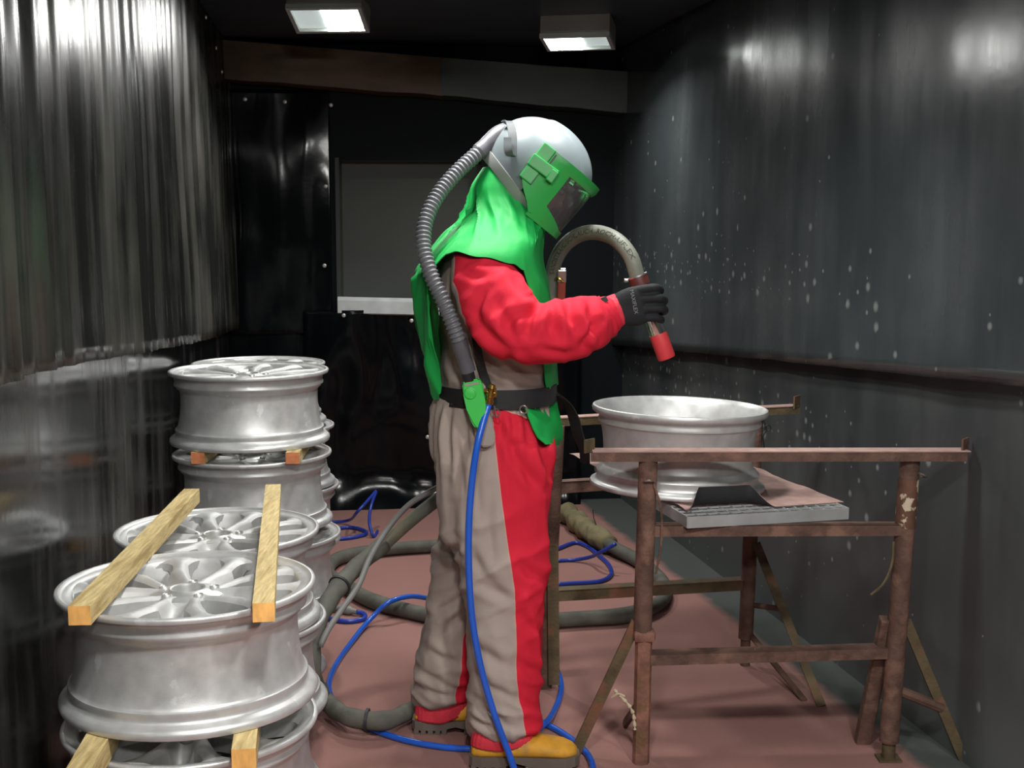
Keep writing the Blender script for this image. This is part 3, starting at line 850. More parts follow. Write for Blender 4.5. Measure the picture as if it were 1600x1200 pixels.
# ---- near trestle
YN = 3.24
tn = trestle('nearer rusty brown trestle with flaking paint and end stops, front right', (P(1200, 690, YN).x, YN, 0))
def pt(px, z, Y):                 # point at picture column px, height z, distance Y
    lo, hi = 0.0, 0.0
    x = 0
    q = Vector((0, Y, z)) - Vector((0, 0, CAMH)); zc = q.y * cp - q.z * sp
    return Vector(((px - 800) / FPX * zc, Y, z))
def part(name, m, parent, fn, smooth=False, label=None):
    bm = bmesh.new(); fn(bm); return obj(name, bm, m, parent, smooth=smooth, label=label)
pnl_t, pnl_b = pt(1013, HT - .02, YN), pt(1001, 0, YN)
pnr_t, pnr_b = pt(1422, HT - .02, YN + .02), pt(1388, 0, YN + .02)
part('top_rail', 'rust', tn, lambda bm: angle_iron(bm, pt(923, HT, YN - .025), pt(1512, HT, YN - .02), .06, .024))
part('top_dust', 'grit_top', tn, lambda bm: add_bar(bm, pt(925, HT + .0012, YN + .004), pt(1511, HT + .0012, YN + .009), .056, .0024), label='pink grit lying along the rail')
for px, yo in ((921, -.002), (1508, .01)):
    c = pt(px, HT + .014, YN + yo)
    part('end_stop', 'rust_olive' if px < 1000 else 'rust', tn, lambda bm: add_box(bm, c, (.005, .042, .034), Matrix.Rotation(rad(-38), 3, 'Z')))
part('post', 'rust', tn, lambda bm: tube_between(bm, pnl_b + Vector((0, 0, .36)), pnl_t, .0245, 20), True)
part('post', 'rust', tn, lambda bm: tube_between(bm, pnr_b + Vector((0, 0, .05)), pnr_t, .0255, 20), True)
pl_mid = pnl_b.lerp(pnl_t, .44)
part('post_sleeve', 'rust_red', tn, lambda bm: (tube_between(bm, pnl_b, pl_mid, .0225, 8), add_box(bm, pl_mid + Vector((0, 0, -.01)), (.056, .05, .03), None, .008)), True)
part('post_foot', 'rust_olive', tn, lambda bm: (tube_between(bm, pnr_b, pnr_b + Vector((0, 0, .10)), .018, 12), add_box(bm, pnr_b + Vector((0, 0, .003)), (.06, .05, .006))), True)
def paint_sleeve(bm):
    a, b = pnr_b.lerp(pnr_t, .775), pnr_b.lerp(pnr_t, .93)
    tube_between(bm, a, b, .0262, 20)
part('paint_patch', 'rust_paint', tn, paint_sleeve, True, 'flaking cream paint on brown steel')
part('mid_rail', 'rust', tn, lambda bm: angle_iron(bm, pt(1013, HM, YN - .01), pt(1420, HM, YN + .0), .045, .028))
part('low_rail', 'rust', tn, lambda bm: angle_iron(bm, pt(1008, HL, YN - .01), pt(1390, HL + .012, YN + .01), .05, .028))
# braces
bt = pnl_b.lerp(pnl_t, .47) + Vector((-.02, .0, 0))
part('brace', 'rust_olive', tn, lambda bm: add_bar(bm, bt, G(896, 1182), .028, .012, Vector((0, 1, 0))))
part('brace', 'rust', tn, lambda bm: add_bar(bm, pnl_b.lerp(pnl_t, .20) + Vector((0, .02, 0)), Vector((pnl_b.x - .02, YN + .26, 0)), .010, .028, Vector((0, 1, 0))))
bt2 = pnr_b.lerp(pnr_t, .465) + Vector((.02, 0, 0))
part('brace', 'rust_olive', tn, lambda bm: add_bar(bm, bt2, G(1506, 1188), .026, .012, Vector((0, 1, 0))))
bt3 = pnr_b.lerp(pnr_t, .47) + Vector((-.025, .01, 0)); bf3 = G(1347, 1160)
part('brace', 'rust', tn, lambda bm: (add_bar(bm, bt3, bf3, .040, .034, Vector((0, 1, 0)), .004)))
bl_ = bt2.lerp(G(1506, 1188), .62)
part('brace_link', 'rust', tn, lambda bm: tube_between(bm, pnr_b + Vector((0.02, 0, .19)), bl_, .014, 8), True)
# loose chain, hooks and twine
def ring_at(bm, c, r, t, n=Vector((0, 1, 0)), seg=16):
    u, v = frame_of(n); path = [c + (u * math.cos(2 * math.pi * k / seg) + v * math.sin(2 * math.pi * k / seg)) * r for k in range(seg + 1)]
    sweep(bm, path, t, 6, False)
part('hook_ring', 'steel', tn, lambda bm: ring_at(bm, pnl_t + Vector((0, -.026, -.055)), .013, .0026, Vector((0, .4, 1))), True)
part('hook_ring', 'steel', tn, lambda bm: ring_at(bm, pnr_t + Vector((.028, -.012, -.045)), .012, .0026, Vector((.5, .4, 1))), True)
ch = catmull([pnl_t + Vector((.012, -.026, -.06)), pnl_t + Vector((.032, -.022, -.13)), pnl_t + Vector((.034, -.016, -.22)), pnl_t + Vector((.022, -.014, -.30))], .008)
part('wire', 'rust', tn, lambda bm: sweep(bm, ch, lambda s, i: .0022 + .0016 * (i % 2), 6), True)
wr = catmull([pnr_b.lerp(pnr_t, .73) + Vector((-.03, -.01, .0)), pnr_b.lerp(pnr_t, .66) + Vector((-.034, -.02, 0)), pnr_b.lerp(pnr_t, .60) + Vector((-.055, -.03, 0)), P(1360, 930, YN - .03)], .01)
part('wire', 'rust_olive', tn, lambda bm: sweep(bm, wr, .0036, 6), True)
tw = catmull([P(960, 1078, YN - .01), P(972, 1090, YN - .03), P(984, 1104, YN - .035), P(990, 1118, YN - .03), P(992, 1140, YN - .03)], .006)
part('twine', 'twine', tn, lambda bm: (sweep(bm, tw, lambda s, i: .004 + .002 * math.sin(i * 2.1), 8), sweep(bm, catmull([P(956, 1090, YN - .02), P(966, 1084, YN - .03), P(976, 1088, YN - .03)], .006), .003, 6)), True)
# ---- far trestle
FYL, FYR = 3.80, 4.00
tf = trestle('farther rusty trestle behind the blasted wheel, partly hidden by the worker', (pt(1030, HT, 3.9).x, 3.9, 0))
pfl_t, pfl_b = pt(870, HT - .02, FYL), pt(850, 0, FYL)
pfr_t, pfr_b = pt(1181, HT - .02, FYR), pt(1164, 0, FYR)
def fp(px, z): return pt(px, z, FYL + (FYR - FYL) * (px - 870) / 310)
bk = Vector((-.3, .95, 0)).normalized()
part('top_rail', 'rust_olive', tf, lambda bm: angle_iron(bm, fp(795, HT), fp(1250, HT + .004), .045, .024, back=bk))
part('top_dust', 'grit_top', tf, lambda bm: add_bar(bm, fp(797, HT + .0012) + bk * .022, fp(1248, HT + .0052) + bk * .022, .042, .0024))
part('end_stop', 'rust_olive', tf, lambda bm: add_box(bm, fp(1245, HT + .018), (.005, .045, .04), Matrix.Rotation(rad(-35), 3, 'Z')))
part('end_stop', 'rust_olive', tf, lambda bm: add_box(bm, fp(799, HT + .018), (.005, .045, .04), Matrix.Rotation(rad(-35), 3, 'Z')))
part('post', 'rust', tf, lambda bm: tube_between(bm, pfl_b, pfl_t, .024, 18), True)
part('post', 'rust', tf, lambda bm: tube_between(bm, pfr_b + Vector((0, 0, .09)), pfr_t, .0235, 18), True)
part('post_foot', 'rust', tf, lambda bm: tube_between(bm, pfr_b, pfr_b + Vector((0, 0, .10)), .016, 10), True)
part('mid_rail', 'rust', tf, lambda bm: angle_iron(bm, fp(868, HM - .0), fp(1178, HM), .045, .034, back=bk))
part('low_rail', 'rust_olive', tf, lambda bm: angle_iron(bm, fp(868, HL + .01), fp(1172, HL - .01), .045, .034, back=bk))
part('brace', 'rust_olive', tf, lambda bm: add_bar(bm, pfl_b.lerp(pfl_t, .56) + Vector((.004, -.03, 0)), pfl_b + Vector((.03, -.03, .02)), .034, .014, Vector((0, 1, 0))))
part('brace', 'rust_olive', tf, lambda bm: add_bar(bm, pfr_b.lerp(pfr_t, .50) + Vector((.015, -.02, 0)), G(1284, 1104), .026, .012, Vector((0, 1, 0))))
part('brace_link', 'rust', tf, lambda bm: tube_between(bm, pfr_b + Vector((.02, 0, .20)), (pfr_b.lerp(pfr_t, .50) + Vector((.015, -.02, 0))).lerp(G(1284, 1104), .42), .009, 8), True)
part('brace', 'rust', tf, lambda bm: add_bar(bm, pfr_b.lerp(pfr_t, .13) + Vector((.01, .0, 0)), G(1275, 1100) + Vector((-.03, .02, .004)), .02, .006, Vector((0, 0, 1))))
chf = catmull([pfr_t + Vector((.02, -.02, -.01)), pfr_t + Vector((.03, -.022, -.04)), pfr_t + Vector((.02, -.024, -.06)), pfr_t + Vector((.024, -.024, -.10))], .006)
part('wire', 'black', tf, lambda bm: (sweep(bm, chf, .0025, 6), ring_at(bm, pfr_t + Vector((.034, -.022, -.035)), .009, .002)), True)

# ---- grating on the two mid rails
GR = Matrix.Rotation(rad(13.5), 3, 'Z')
gc = Vector((P(1075, 815, 3.20).x, 3.205, HM + .001))
gw, gl, gh = 0.450, 0.80, 0.030
gz = HM + .0005
gr = new_root('floor_grating', 'galvanised steel grating lying across both trestles under the wheel', 'grating', (gc.x, gc.y, gz))
def gp(u, v, z): return Vector((gc.x, gc.y, gz)) + GR @ Vector((u, v, z))
def gbar(name, a, b, w, h):
    bm = bmesh.new(); add_bar(bm, a, b, w, h); return obj(name, bm, 'galv', gr, smooth=False)
for u in (0, gw): gbar('side_bar', gp(u, 0, gh / 2), gp(u, gl, gh / 2), .004, gh)
for v in (0, gl): gbar('end_bar', gp(0, v, gh / 2), gp(gw, v, gh / 2), .004, gh)
first = None
nb = 13
for k in range(1, nb + 1):
    u = gw * k / (nb + 1)
    gbar('bearing_bar', gp(u, 0, gh / 2), gp(u, gl, gh / 2), .003, gh * .92)
nc = 22
for k in range(1, nc + 1):
    v = gl * k / (nc + 1)
    gbar('cross_bar', gp(0, v, gh - .003), gp(gw, v, gh - .003), .004, .005)

# ---- rubber mat on the grating, one flap of its front edge curled up
mat_z = gz + gh + .0015
MR = Matrix.Rotation(rad(17), 3, 'Z')
ml0 = G(1076, 801, mat_z); mw, mlen = 0.455, 0.92
bm = bmesh.new()
def matfn(u, v):
    x, y = u * mw, v * mlen
    z = 0.0
    curl = max(0, 1 - abs(u - .26) / .30); curl = min(1, curl * 2.2)
    R_ = 0.035; L_ = 0.075 * curl
    if y < L_ and curl > .01:
        a = (L_ - y) / R_
        y2 = L_ - R_ * math.sin(min(a, 1.5)) - max(0, a - 1.5) * R_ * math.cos(1.5)
        z = R_ * (1 - math.cos(min(a, 1.5))) + max(0, a - 1.5) * R_
        y = y2
    edge = max(0, abs(u - .5) - .42) / .08
    z += 0.004 * max(0, noise.noise(Vector((x * 6, y * 6, 3)))) + (0.012 * edge * max(0, noise.noise(Vector((v * 7, 1, u)))) )
    return ml0 + MR @ Vector((x, y, z))
grid_sheet(bm, matfn, 40, 70)
bm.normal_update()
for f in bm.faces:
    if f.normal.z < 0 and f.calc_center_median().y > ml0.y + .2: f.normal_flip()
topf = bm.faces[:]
ret = bmesh.ops.extrude_face_region(bm, geom=topf)
newf = [g for g in ret['geom'] if isinstance(g, bmesh.types.BMFace)]
bm.normal_update()
nvs = {v for f in newf for v in f.verts}
for v in nvs: v.co = v.co + Vector((0, -0.0008 if v.co.z > mat_z + .006 else 0, -0.0 if v.co.z > mat_z + .03 else -0.0012))
ups = set(newf)
for f in bm.faces: f.material_index = 0 if f not in ups else 1
mo = obj('rubber_mat', bm, ['grit_top', 'mat_rubber'], None, sharp=60, origin=ml0)
tag(mo, 'black rubber mat dusted with pink grit, curled at its front edge, under the wheel', 'mat')
# wheel being blasted: stands face down on the mat
put_wheel(P(1058, 700, 3.56).x, 3.56, mat_z + .010, 'bare alloy wheel lying face down on the rubber mat between the trestles', 0.3, tilt=(rad(-.6), rad(1.6)), flip=True, group=None)

# ================================================================== THE WORKER
YP = 3.37                       # distance of the body's middle
man = new_root('person', 'worker in grey and red coverall, green cape and blasting helmet, aiming a nozzle', 'person', (P(780, 1150, 3.35).x, 3.35, 0))
def ring3(c, t, hw, hd, n=28, ex=2.3):
    """oval ring round point c, across direction t (t lies in the side view); hw in the side view, hd across the body"""
    u = Vector((t.z, 0, -t.x)).normalized(); v = Vector((0, 1, 0)); v = (v - t * v.dot(t)).normalized()
    out = []
    for k in range(n):
        a = 2 * math.pi * k / n; ca, sa = math.cos(a), math.sin(a)
        out.append(c + u * hw * math.copysign(abs(ca) ** (2 / ex), ca) + v * hd * math.copysign(abs(sa) ** (2 / ex), sa))
    return out
def limb(bm, stations, ex=2.3, n=28, dens=3):
    """stations: (px, py, Y, half width px, half depth m)"""
    C = [P(s[0], s[1], s[2]) for s in stations]
    W_ = [s[3] * (C[i] - Vector((0, 0, CAMH))).length / FPX for i, s in enumerate(stations)]
    D_ = [s[4] for s in stations]
    rings = []
    m = (len(stations) - 1) * dens
    def at(L, f):
        return cinterp(f, [(i, v) for i, v in enumerate(L)])
    def cat(f):
        i = min(int(f), len(C) - 2); q = f - i
        p1, p2 = C[i], C[i + 1]; p0 = C[i - 1] if i else p1 * 2 - p2; p3 = C[i + 2] if i + 2 < len(C) else p2 * 2 - p1
        return 0.5 * ((2 * p1) + (p2 - p0) * q + (2 * p0 - 5 * p1 + 4 * p2 - p3) * q * q + (-p0 + 3 * p1 - 3 * p2 + p3) * q ** 3)
    pts = [cat(k / dens) for k in range(m + 1)]
    for k in range(m + 1):
        t = (pts[min(m, k + 1)] - pts[max(0, k - 1)]).normalized()
        rings.append(ring3(pts[k], t, at(W_, k / dens), at(D_, k / dens), n, ex))
    loft(bm, rings)
ARM_R = [(752, 402, YP - .13, 40, .07), (752, 428, YP - .18, 50, .080), (770, 466, YP - .225, 56, .085), (798, 504, YP - .26, 56, .082), (838, 522, YP - .275, 46, .078),
         (882, 516, YP - .255, 46, .074), (918, 505, YP - .22, 43, .068), (942, 496, YP - .195, 35, .056), (956, 489, YP - .185, 26, .042)]
ARM_L = [(770, 402, YP + .13, 40, .07), (772, 430, YP + .19, 48, .078), (785, 475, YP + .22, 50, .078), (800, 520, YP + .225, 46, .075), (818, 545, YP + .228, 42, .065),
         (835, 545, YP + .228, 34, .050), (842, 538, YP + .228, 26, .040)]
TORSO = [(771, 745, YP, 60, .09), (769, 715, YP, 90, .165), (767, 685, YP, 95, .180), (767, 650, YP, 93, .180), (773, 625, YP, 88, .168), (776, 612, YP, 85, .160), (776, 598, YP, 86, .165), (774, 560, YP, 86, .178),
         (771, 510, YP, 83, .185), (768, 455, YP, 80, .185), (766, 415, YP, 76, .19), (774, 385, YP, 62, .17), (786, 355, YP, 46, .11), (795, 325, YP, 36, .065)]
LEG_N = [(776, 690, YP - .075, 88, .105), (773, 740, YP - .080, 89, .105), (773, 780, YP - .085, 86, .102), (777, 830, YP - .09, 79, .098), (785, 885, YP - .095, 68, .094), (788, 950, YP - .10, 60, .090),
         (788, 1020, YP - .105, 58, .088), (787, 1085, YP - .107, 55, .086), (788, 1112, YP - .112, 55, .086), (787, 1134, YP - .118, 56, .086), (787, 1148, YP - .122, 48, .076)]
LEG_F = [(766, 690, YP + .085, 84, .105), (764, 740, YP + .088, 82, .105), (756, 800, YP + .092, 72, .100), (738, 860, YP + .096, 56, .094), (722, 915, YP + .10, 50, .090), (708, 970, YP + .105, 45, .086),
         (698, 1030, YP + .107, 44, .084), (691, 1075, YP + .108, 43, .084), (690, 1088, YP + .108, 43, .084), (691, 1097, YP + .106, 36, .072)]
bm = bmesh.new()
for st in (TORSO, LEG_N, LEG_F, ARM_R, ARM_L): limb(bm, st)
me = remeshed(bm, 0.0068, 5, 0.5)
# --- cloth folds and the red panels
armR = [P(s[0], s[1], s[2]) for s in ARM_R]; armL = [P(s[0], s[1], s[2]) for s in ARM_L]
def polydist(p, pl):
    best = 9; bt_ = 0
    for i in range(len(pl) - 1):
        a, b = pl[i], pl[i + 1]; ab = b - a
        t = max(0, min(1, (p - a).dot(ab) / ab.length_squared)); d = (p - (a + ab * t)).length
        if d < best: best = d; bt_ = i + t
    return best, bt_
SEAM_N = [(625, 766), (700, 774), (780, 783), (860, 794), (920, 803), (1000, 806), (1060, 806), (1100, 811), (1130, 817), (1160, 820)]
SEAM_F = [(640, 800), (850, 760), (950, 738), (1000, 724), (1060, 716), (1100, 711), (1120, 710)]
def ridge(v): return (1 - abs(noise.noise(v))) ** 4
N3 = noise.noise
nv = len(me.vertices)
co = [v.co.copy() for v in me.vertices]; nr = [v.normal.copy() for v in me.vertices]
red = np.zeros(nv, dtype=np.float32)
# creases the cloth takes at elbow, waist, knee and ankle: side-view line, half width px, depth m
CREASE = [(848, 474, 822, 522, 8, .014), (842, 484, 790, 508, 7, .008), (862, 486, 872, 528, 7, .008), (888, 470, 900, 512, 7, .012), (922, 470, 936, 530, 6, .010), (900, 525, 925, 548, 8, .007),
    (762, 448, 742, 505, 7, .009), (800, 426, 838, 470, 7, .009), (735, 486, 795, 546, 8, .010), (936, 502, 912, 542, 5, .008), (780, 470, 815, 545, 7, .007), (845, 545, 905, 548, 6, .006), (725, 425, 765, 432, 6, .006),
    (735, 515, 772, 562, 6, .010), (748, 548, 800, 588, 6, .009), (796, 562, 850, 592, 6, .009), (728, 500, 760, 596, 6, .009), (700, 560, 720, 592, 5, .008),
    (742, 902, 800, 938, 7, .009), (735, 862, 786, 925, 7, .008), (732, 1000, 800, 1042, 8, .008), (738, 1052, 804, 1092, 7, .009), (742, 1092, 804, 1138, 6, .010), (738, 1120, 792, 1138, 5, .011), (808, 1088, 838, 1108, 6, .008),
    (800, 700, 846, 765, 7, .008), (842, 668, 858, 742, 6, .009), (815, 880, 848, 905, 7, .007), (812, 960, 846, 990, 7, .006), (808, 1030, 842, 1050, 7, .007), (780, 655, 800, 700, 6, .006),
    (676, 832, 726, 872, 6, .010), (684, 872, 722, 846, 6, .008), (668, 962, 728, 928, 6, .008), (656, 1042, 722, 1082, 6, .010), (660, 1072, 714, 1090, 5, .011), (722, 958, 690, 1005, 6, .007), (664, 1010, 715, 1035, 6, .008),
    (700, 636, 706, 735, 5, .007), (688, 636, 684, 720, 5, .007), (716, 636, 722, 765, 5, .007), (744, 700, 752, 815, 6, .007), (706, 790, 722, 900, 7, .008), (765, 760, 770, 880, 7, .006), (728, 640, 735, 720, 5, .006)]
PXY = np.array([proj(c) for c in co]); NY = np.array([n.y for n in nr]); CY = np.array([c.y for c in co])
crz = np.zeros(nv)
for x0, y0, x1, y1, w_, dp in CREASE:
    ax_, ay_ = x1 - x0, y1 - y0; L2 = ax_ * ax_ + ay_ * ay_
    t = ((PXY[:, 0] - x0) * ax_ + (PXY[:, 1] - y0) * ay_) / L2
    tc_ = np.clip(t, 0, 1)
    bow = 4 * np.sin(tc_ * 3.14)                       # creases bow a little
    dx = PXY[:, 0] - (x0 + ax_ * tc_) + bow * ay_ / L2 ** .5; dy = PXY[:, 1] - (y0 + ay_ * tc_) - bow * ax_ / L2 ** .5
    dd = np.hypot(dx, dy); fade = np.sin(np.clip(tc_, 0.06, .94) * 3.1416) ** .5
    crz += np.where(NY < -.05, (-dp * np.exp(-(dd / w_) ** 2) + .55 * dp * np.exp(-((dd - 2.1 * w_) / (w_ * 1.1)) ** 2)) * fade, 0)
crz = np.clip(crz, -.018, .014)
for i in range(nv):
    p = co[i]; n = nr[i]; x, y, z = p
    px, py = proj(p)
    d = 0.0
    dR, tR = polydist(p, armR) if p.z > .85 else (9, 0)
    dL, tL = polydist(p, armL) if p.z > .85 else (9, 0)
    if dR < .13 and y < YP - .10 and px > 700:         # near sleeve
        tt = tR
        w1 = math.exp(-((tt - 3.9) / 1.6) ** 2)
        d += (0.003 + 0.004 * w1) * (ridge(Vector((tt * 1.3 + 4, N3(p * 4) * 1.2 + z * 3, y * 5))) - .35)
        d += 0.004 * (ridge(Vector((x * 8, y * 5, z * 8 + 2))) - .4)
        if tt > 6.6: d += 0.003 * math.sin(tt * 9 + 4 * N3(p * 8))
    elif z > 0.955:
        d += 0.009 * (ridge(Vector((x * 7 + 3, y * 6, z * 8))) - .4) + .007 * (ridge(Vector((x * 11, y * 5, z * 11 + 7))) - .4)
    else:                                                # trousers: pleats under the belt, long drapes, bunched hems
        near = y < YP
        ang = math.atan2(y - YP, x - P(772, 640, YP).x)
        wq = max(0, min(1, (z - .66) / .24))
        d += wq * 0.0045 * math.sin(ang * 26 + 2 * N3(Vector((ang * 3, z * 3, 0))))
        q = Vector((x * 9 + z * 2.0, y * 8, z * 3.2 + (0 if near else 9)))
        d += 0.010 * (ridge(q) - .35)
        q2 = Vector((x * 5 - z * 3.0, y * 6, z * 7.5 + (4 if near else 0)))
        d += 0.009 * (ridge(q2) - .35) * (1 - wq)
        hem_z = .11
        w2 = max(0, 1 - abs(z - hem_z - .05) / .14)
        d += w2 * (0.014 * (ridge(Vector((x * 4 + 2, y * 4, z * 17 + x * 7 + (3 if near else 0)))) - .35))
        kn = math.exp(-((z - .47) / .07) ** 2)
        d += kn * 0.009 * (ridge(Vector((x * 5, y * 4, z * 15 - x * 8 + (0 if near else 5)))) - .35)
    d += crz[i]
    if z < 1.2: d = min(d, .002 + max(0, abs(z - .972) - .022) * .22)
    me.vertices[i].co = p + n * d
    # red or grey
    s = -1.0
    if z < 1.0:
        mpp = .0017
        if y < YP + .0 or py < 760:
            a = (px - interp(py, SEAM_N)) * mpp
            topb = (py - (634 + max(0, px - 768) * .34)) * mpp
            s = min(a, topb)
        else:
            s = (px - interp(py, SEAM_F)) * mpp
    sR = min(.112 - dR, (px - 709 - max(0, py - 440) * .30) * .0016, (YP - .10 - y)) if dR < .3 else -1
    sL = min(.112 - dL, (y - YP - .10)) if dL < .3 else -1
    red[i] = max(s, sR, sL)
at = me.attributes.new('red', 'FLOAT', 'POINT'); at.data.foreach_set('value', red)
me.update()
mesh_obj('coverall', me, 'coverall', man)

# --- head, inside the helmet
hs = 0.00169
HC = P(845, 275, YP)
fF, fU = Vector((.79, 0, -.61)), Vector((.61, 0, .79))
def hp(f, d, u): return HC + (fF * f + fU * u) * hs + Vector((0, d * hs, 0))
HM3 = Matrix((fF, Vector((0, 1, 0)), fU)).transposed()
def ell(bm, f, d, u, rf, rd, ru, sub=3):
    r = bmesh.ops.create_icosphere(bm, subdivisions=sub, radius=1.0)
    M = Matrix.Translation(hp(f, d, u)) @ HM3.to_4x4() @ Matrix.Diagonal((rf * hs, rd * hs, ru * hs, 1))
    bmesh.ops.transform(bm, matrix=M, verts=r['verts'])
bm = bmesh.new()
ell(bm, -14, 0, 14, 56, 44, 52); ell(bm, 10, 0, -18, 36, 36, 50); ell(bm, 28, 0, -58, 18, 20, 14)      # skull, face, chin
ell(bm, 47, 0, -18, 10, 7, 7); ell(bm, 44, 0, -8, 7, 5, 14)                                            # nose
ell(bm, 40, 0, -40, 7, 14, 4); ell(bm, 39, 0, -46, 7, 12, 4)                                           # lips
for s in (-1, 1): ell(bm, 38, s * 16, 8, 8, 13, 5); ell(bm, -8, s * 44, -8, 9, 5, 16)                   # brows, ears
limb(bm, [(812, 300, YP, 34, .055), (806, 330, YP, 36, .06), (796, 365, YP, 44, .09), (785, 400, YP, 50, .13)])
hm = remeshed(bm, 0.005, 3, .5)
ho = mesh_obj('head', hm, 'skin', man)
for s in (-1, 1):
    bm = bmesh.new(); ell(bm, 38, s * 15, -1, 6.5, 7.5, 5, 2); obj('eye', bm, 'helmet', ho)
    bm = bmesh.new(); ell(bm, 43.4, s * 15, -1, 1.8, 3, 3, 2); obj('iris', bm, 'black', ho)
bm = bmesh.new(); ell(bm, -18, 0, 20, 57, 46, 52)
bmesh.ops.bisect_plane(bm, geom=bm.verts[:] + bm.edges[:] + bm.faces[:], plane_co=hp(18, 0, 20), plane_no=(fF * .8 - fU * .6), clear_outer=True)
obj('hair', bm, 'hair', ho)

# --- helmet
hel = bpy.data.objects.new('helmet', None); COL.objects.link(hel); hel.parent = man; hel['label'] = 'grey and green blasting helmet'
def sph(f0, d0, u0, rf, rd, ru, nseg=56, nring=36, ex=2.0):
    bm = bmesh.new()
    r = bmesh.ops.create_uvsphere(bm, u_segments=nseg, v_segments=nring, radius=1.0)
    for v in bm.verts:
        c = v.co
        if ex != 2.0:
            k = (abs(c.x) ** ex + abs(c.y) ** ex + abs(c.z) ** ex) ** (1 / ex); c = c / k
        v.co = hp(f0 + c.x * rf, d0 + c.y * rd, u0 + c.z * ru)
    return bm
def cut(bm, f, u, nf, nu):
    bmesh.ops.bisect_plane(bm, geom=bm.verts[:] + bm.edges[:] + bm.faces[:], plane_co=hp(f, 0, u), plane_no=(fF * nf + fU * nu), clear_outer=True)
DC = (-10, 0, 2, 86, 76, 78)
dome = sph(*DC, ex=2.05)
cut(dome, -78, -33, -.27, -1)                       # neck opening
# face opening: drop faces that lie in front of and under the brow
for f in [f for f in dome.faces if (lambda q: q.dot(fF) / hs > -6 and q.dot(fU) / hs < 30)(f.calc_center_median() - HC)]: dome.faces.remove(f)
thicken(dome, 0.004)
obj('shell', dome, 'helmet', hel, sharp=50)
# raised crown panel
bm = bmesh.new()
def crown(u, v):
    e = rad(16 + 100 * v); w = rad((u - .5) * 2 * (40 - 12 * v))
    d = Vector((math.cos(e) * math.cos(w), math.sin(w), math.sin(e) * math.cos(w)))
    k = (abs(d.x / 86) ** 2.05 + abs(d.y / 76) ** 2.05 + abs(d.z / 78) ** 2.05) ** (-1 / 2.05)
    edge = min(u, 1 - u, 1 - v) * 14
    k += 2.6 * min(1, edge) - .6
    return hp(-10 + d.x * k, d.y * k, 2 + d.z * k)
grid_sheet(bm, crown, 34, 30)
obj('crown_panel', bm, 'helmet', hel, sharp=50)
# edging band round the neck opening
bd = sph(-10, 0, 2, 88.5, 78.5, 80.5, ex=2.05, nseg=72, nring=60)
cut(bd, -78, -36, -.27, -1); cut(bd, -78, -21, .27, 1); cut(bd, 16, -50, 1, 0)
thicken(bd, 0.006)
obj('edge_band', bd, 'helmet_band', hel, sharp=40)
# green face frame and visor
FA, WA, FC = 88, 81, -6
def arcpt(th, u, grow=0.0):
    """th 0 = front, +-90 side; beyond 90 straight back"""
    a = abs(th); s = 1 if th >= 0 else -1
    taper = 1 - 0.0006 * max(0, -u) * 1.0
    if a <= 90:
        return hp(FC + (FA * taper + grow) * math.cos(rad(a)), -s * (WA * taper + grow) * math.sin(rad(a)) ** .9, u)
    return hp(FC - (a - 90) * .9, -s * (WA * taper + grow), u)
THW = 62
cols = [-108, -104, -98, -90, -82, -74, -68, -THW] + [-THW + THW * 2 * k / 20 for k in range(1, 20)] + [THW, 68, 74, 82, 90, 98, 104, 108]
def ub(th): return -33 - 17 * max(0, min(1, (THW - abs(th)) / THW * 1.6))
def rowsat(th):
    w0, w1 = 22, ub(th)
    return [38, 34, 28, w0] + [w0 + (w1 - w0) * k / 6 for k in range(1, 6)] + [w1, w1 + (-62 - w1) * .4, w1 + (-62 - w1) * .8, -62]
bmf, bmv = bmesh.new(), bmesh.new()
Vf, Vv = [], []
for th in cols:
    rr = rowsat(th); cf, cv = [], []
    for u in rr:
        t2 = th
        if abs(th) > 80 and u < -22:                      # rear edge runs forward to the chin
            lim = 106 + (u + 22) * 1.05
            t2 = math.copysign(min(abs(th), max(lim, 64)), th)
        g = 3.0 if (u >= 28 and abs(th) < 75) else 0
        cf.append(bmf.verts.new(arcpt(t2, u, g))); cv.append(bmv.verts.new(arcpt(t2, u, -2.5)))
    Vf.append(cf); Vv.append(cv)
for i in range(len(cols) - 1):
    for j in range(len(Vf[0]) - 1):
        win = abs(cols[i]) <= THW and abs(cols[i + 1]) <= THW and 3 <= j <= 8
        vs = (Vf[i][j], Vf[i + 1][j], Vf[i + 1][j + 1], Vf[i][j + 1])
        if not win:
            f = bmf.faces.new(vs)
        if abs(cols[i]) <= 75 and abs(cols[i + 1]) <= 75 and 2 <= j <= 9:
            bmv.faces.new((Vv[i][j], Vv[i + 1][j], Vv[i + 1][j + 1], Vv[i][j + 1]))
for b_ in (bmf, bmv):
    bmesh.ops.remove_doubles(b_, verts=b_.verts[:], dist=1e-5)
    bmesh.ops.delete(b_, geom=[v for v in b_.verts if not v.link_faces], context='VERTS')
bmesh.ops.dissolve_degenerate(bmf, dist=1e-5, edges=bmf.edges[:])
bmesh.ops.recalc_face_normals(bmf, faces=bmf.faces[:])
ex_ = bmesh.ops.extrude_face_region(bmf, geom=bmf.faces[:])
for v in [g for g in ex_['geom'] if isinstance(g, bmesh.types.BMVert)]:
    q = v.co - HC; ff, uu = q.dot(fF), q.dot(fU)
    v.co = HC + fF * ((ff - FC * hs) * .955 + FC * hs) + fU * uu + Vector((0, q.y * .955, 0))
obj('face_frame', bmf, 'green_plastic', hel, sharp=35)
obj('visor', bmv, 'visor', hel, sharp=60)
